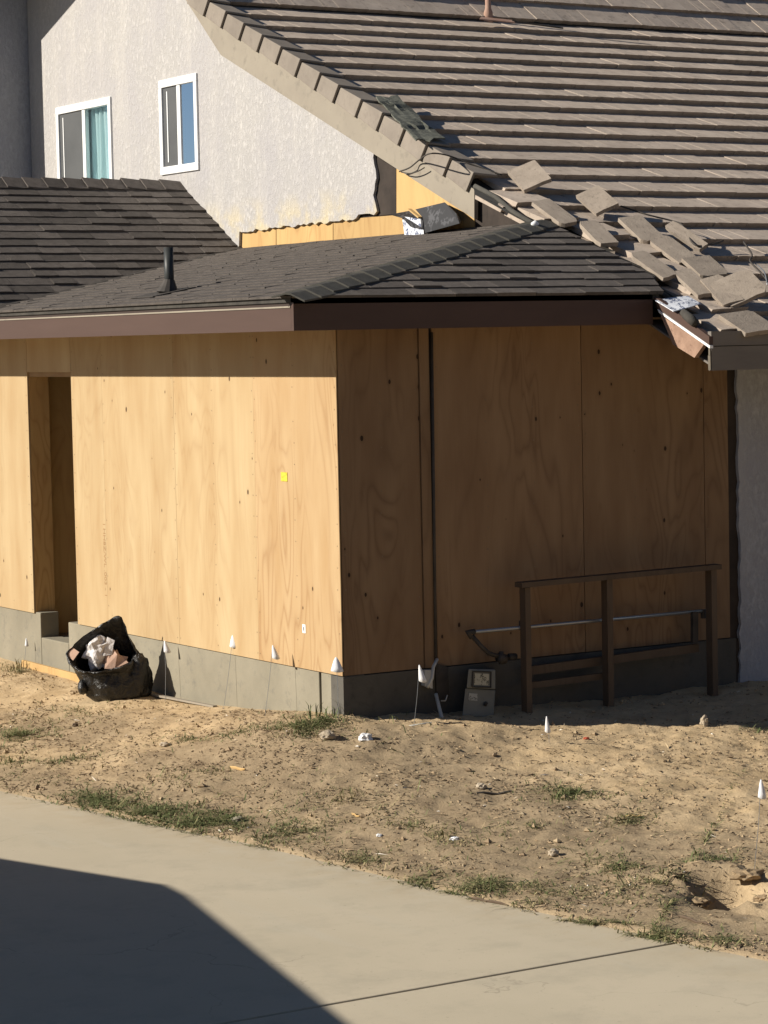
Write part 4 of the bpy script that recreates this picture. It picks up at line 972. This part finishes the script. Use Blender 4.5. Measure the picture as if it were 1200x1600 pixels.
for i, (t, s) in enumerate(pts):
    r0 = min(.0025+rng.exponential(.0045), .03); o_ = len(V); a_ = rng.uniform(0, 6.28); ca, sa_ = math.cos(a_), math.sin(a_)
    q_ = oc*np.array([1, rng.uniform(.6, 1), rng.uniform(.5, .9)])*rng.uniform(.75, 1.25, (6, 1))*r0
    V += [np.array([t+q_[k, 0]*ca-q_[k, 1]*sa_, s+q_[k, 0]*sa_+q_[k, 1]*ca, zz[i]+q_[k, 2]+r0*.2]) for k in range(6)]
    F += [tuple(o_+j for j in f) for f in of]
stuff('soil_crumbs', V, F, np.clip(rng.normal(.62, .14, len(pts)), 0, .93), 6, CHIP)
# grass: ragged patches (centre px, spread along, spread across, blades, greenness)
patches = [(35, 1148, 60, 18, 900, .35), (15, 1190, 40, 14, 300, .5), (105, 1187, 30, 9, 260, .5), (150, 1252, 50, 12, 1100, .25), (230, 1270, 60, 12, 1500, .25), (310, 1288, 60, 13, 1300, .3), (385, 1300, 60, 14, 900, .45), (365, 1280, 20, 8, 300, .3),
           (440, 1308, 60, 15, 900, .65), (330, 1152, 60, 10, 420, .45), (470, 1135, 55, 10, 800, .3), (505, 1128, 25, 8, 260, .35), (480, 1148, 60, 8, 200, .5), (560, 1345, 60, 10, 350, .75), (660, 1374, 30, 10, 450, .4), (715, 1388, 60, 10, 700, .45), (760, 1384, 50, 12, 700, .5), (830, 1405, 60, 12, 500, .7),
           (898, 1238, 38, 12, 620, .3), (880, 1245, 20, 8, 200, .4), (820, 1292, 30, 9, 250, .5), (980, 1282, 35, 10, 250, .6), (960, 1355, 50, 12, 600, .45), (1070, 1350, 60, 18, 800, .5), (1105, 1348, 25, 12, 350, .35), (1030, 1380, 60, 10, 400, .75), (1000, 1490, 25, 4, 220, .3), (1035, 1459, 50, 8, 450, .45), (930, 1440, 60, 8, 300, .7), (1120, 1472, 50, 10, 250, .6), (1185, 1143, 15, 3, 60, .3),
           (690, 1310, 60, 16, 260, .8), (540, 1250, 120, 30, 350, .85), (300, 1210, 120, 22, 320, .8), (870, 1400, 90, 14, 350, .7), (120, 1110, 60, 10, 160, .75), (640, 1290, 90, 14, 260, .75), (20, 1045, 25, 8, 120, .95), (30, 1050, 14, 5, 160, 1.)]
V = []; F = []; tone = []
for (x, y, sx, sy_, n, dry) in patches:
    c = on_ground(x, y); e1 = on_ground(x+10, y); e2 = on_ground(x, y+4)
    ux = (e1-c)/10; uy = (e2-c)/4
    n = int(n*1.5); sp_ = rng.gamma(2., .42, n); g1 = rng.normal(0, 1, n)*sp_; g2 = rng.normal(0, 1, n)*sp_
    t = c.x+ux.x*g1*sx+uy.x*g2*sy_; s = c.y+ux.y*g1*sx+uy.y*g2*sy_
    keep = ((fbm(t, s, 7., 3) > rng.normal(-.15, .3, len(t))) & ~((s > -.01) & (t > -.01))) ; t = t[keep]; s = s[keep]; z = np.maximum(ground_z(t, s), np.where(t < edge_t(s), 0, -1))
    d_ = t-edge_t(s); ok = d_ > -.07
    for i in np.nonzero(ok)[0]:
        L_ = (.015+rng.gamma(2., .016))*(1.15 if dry < .4 else .95); w_ = rng.uniform(.0022, .0045); a_ = rng.uniform(0, 6.28); b_ = rng.uniform(.7, 2.4)
        dx, dy = math.cos(a_), math.sin(a_); o_ = len(V); p = (t[i], s[i], z[i]-.004)
        m_ = (p[0]+dx*L_*.45*b_*.6, p[1]+dy*L_*.45*b_*.6, p[2]+L_*.55/(1+b_*.5)); e_ = (p[0]+dx*L_*b_*.85, p[1]+dy*L_*b_*.85, p[2]+L_*.75/(1+b_))
        V += [(p[0]-dy*w_, p[1]+dx*w_, p[2]), (p[0]+dy*w_, p[1]-dx*w_, p[2]), (m_[0]+dy*w_*.8, m_[1]-dx*w_*.8, m_[2]), (m_[0]-dy*w_*.8, m_[1]+dx*w_*.8, m_[2]), e_]
        F += [(o_, o_+1, o_+2, o_+3), (o_+3, o_+2, o_+4)]
        tone.append(float(np.clip(rng.normal(.24+.8*dry*rng.uniform(.5, 1.1), .24), 0, 1)))
# a few taller weeds at the wall corner and by the conduit
for (x, y, n, hh) in ((503, 1122, 16, .16), (548, 1120, 6, .14), (522, 1118, 10, .13), (28, 1046, 26, .15), (620, 1133, 3, .1)):
    c = on_ground(x, y)
    for k in range(n):
        t = c.x+rng.normal(-.03, .04); s = c.y+rng.normal(0, .04)
        if t > -.012 and s > -.012: t = -.03
        p = (t, s, gz(t, s)-.005); a_ = rng.uniform(0, 6.28); L_ = hh*rng.uniform(.5, 1); dx, dy = math.cos(a_), math.sin(a_); w_ = .0035; o_ = len(V)
        m_ = (t+dx*L_*.2, s+dy*L_*.2, p[2]+L_*.65); e_ = (t+dx*L_*.6, s+dy*L_*.6, p[2]+L_*.85)
        V += [(t-dy*w_, s+dx*w_, p[2]), (t+dy*w_, s-dx*w_, p[2]), (m_[0]+dy*w_*.8, m_[1]-dx*w_*.8, m_[2]), (m_[0]-dy*w_*.8, m_[1]+dx*w_*.8, m_[2]), e_]
        F += [(o_, o_+1, o_+2, o_+3), (o_+3, o_+2, o_+4)]; tone.append(.85 if x == 28 else .4)
stuff('grass', V, F, np.array(tone), 5, GRAS)

# ---------------------------------------------------------------- the parked van whose shadow falls on the driveway
VX = Vector((.977, -.215, 0)); VY = Vector((.215, .977, 0)); VO = Vector((-5.857, -1.19, 0))
van = thing('parked_van', 'white van parked on the driveway left of the view, casting the big driveway shadow', 'van', (-6.8, -1.8, 0))
vpt = lambda x, y, z: VO+VX*x+VY*y+UZ*z
prof = [(2.45, .38), (2.5, .75), (2.32, .98), (1.32, 1.28), (1.26, 1.372), (0, 1.85), (-.3, 1.87), (-3.4, 1.86), (-3.72, 1.5), (-3.8, .7), (-3.75, .38)]
PAINT = mottled('van_white_paint', (.62, .62, .62), (.68, .68, .68), 2, .3, (1, 1, 1), 0, 0, spec=.5)
o = part('body', MB().prism([vpt(0, y, z) for y, z in prof], [vpt(-1.85, y, z) for y, z in prof]), PAINT, van); bevel(o, .018, 2)
DGL = mottled('dark_van_glass', (.02, .022, .025), (.025, .028, .03), 2, .08, spec=.6)
for sx in (.006, -1.856):
    for (y0, y1, y2_, y3) in ((.85, .25, -.75, -.75), (-.85, -.85, -1.9, -1.9), (-2.0, -2.0, -3.4, -3.25)):
        pl = [vpt(sx, y0, 1.22), vpt(sx, y1, 1.66), vpt(sx, y3, 1.68), vpt(sx, y2_, 1.22)]
        part('side_window', MB().ext(pl, VX*(-.004 if sx > 0 else .004)), DGL, van)
    for yy in (1.55, -2.6):
        wv = part('wheel', MB().tube([vpt(sx-.14 if sx > 0 else sx+.14, yy, .33), vpt(sx+.01 if sx > 0 else sx-.01, yy, .33)], .33, 28), DARK, van)
        part('rim', MB().tube([vpt(sx, yy, .33), vpt(sx+.02 if sx > 0 else sx-.02, yy, .33)], .2, 20), METL, wv)
part('windshield', MB().ext([vpt(-.12, 1.15, 1.425), vpt(-1.73, 1.15, 1.425), vpt(-1.65, .1, 1.825), vpt(-.2, .1, 1.825)], Vector((0, 0, .012))), DGL, van)
for xx in (-.22, -1.63): part('headlight', MB().box(-.14, .14, -.04, .02, -.07, .07), WHIT, van).location = vpt(xx, 2.46, .76)-Vector(van.location)+Vector(van['_b'])
# ---------------------------------------------------------------- unseen made-up houses, added to block sky light and deepen the shade
NBW = mottled('blocker_stucco', (.22, .19, .16), (.26, .23, .19), 3, .9, (1, 1, 1), 0, .4, 40, .005)
NBR = mottled('blocker_shingles', (.06, .05, .045), (.09, .075, .065), 8, .95, (1, 1, .3), 0, .5, 60, .01)
def sky_blocker(x0, x1, y0, y1, eave, ridge, along, label):
    h = thing('sky_blocker_house', label, 'house', ((x0+x1)/2, (y0+y1)/2, 0), None)
    part('wall', MB().box(x0, x1, y0, y1, -.1, eave), NBW, h)
    o_ = .5; X0, X1, Y0, Y1 = x0-o_, x1+o_, y0-o_, y1+o_; z0 = eave-.12; mb = MB()
    if along == 'y':
        xm = (x0+x1)/2; sec = [(X0, z0), (xm, ridge), (X1, z0), (X1, z0+.16), (xm, ridge+.18), (X0, z0+.16)]
        mb.prism([(x, Y0, z) for x, z in sec], [(x, Y1, z) for x, z in sec]); gab = [[(x0, y, eave), (x1, y, eave), (xm, y, ridge-.05)] for y in (y0, y1-.1)]; gd = (0, .1, 0)
    else:
        ym = (y0+y1)/2; sec = [(Y0, z0), (ym, ridge), (Y1, z0), (Y1, z0+.16), (ym, ridge+.18), (Y0, z0+.16)]
        mb.prism([(X0, y, z) for y, z in sec], [(X1, y, z) for y, z in sec]); gab = [[(x, y0, eave), (x, y1, eave), (x, ym, ridge-.05)] for x in (x0, x1-.1)]; gd = (.1, 0, 0)
    part('roof', mb, NBR, h)
    for g_ in gab: part('gable', MB().ext(g_, gd), NBW, h)
    n = 4
    for i in range(n):
        if along == 'y':
            yc = y0+(y1-y0)*(i+.5)/n; w = part('window', MB().box(x1-.02, x1+.05, yc-.7, yc+.7, 1., 2.3), WHIT, h); part('pane', MB().box(x1+.051, x1+.055, yc-.62, yc+.62, 1.08, 2.22), DGL, w)
        else:
            xc = x0+(x1-x0)*(i+.5)/n; w = part('window', MB().box(xc-.7, xc+.7, y1-.02, y1+.05, 1., 2.3), WHIT, h); part('pane', MB().box(xc-.62, xc+.62, y1+.051, y1+.055, 1.08, 2.22), DGL, w)
sky_blocker(-31, -19, -14, 12, 3.0, 5.6, 'y', 'low tan house out of view, added to block sky light beyond the van')
sky_blocker(-18, 20, -37, -25, 5.6, 8.6, 'x', 'tall tan house behind the viewpoint, unseen, added to block sky light')
for o in list(bpy.data.objects):
    if '_b' in o: del o['_b']
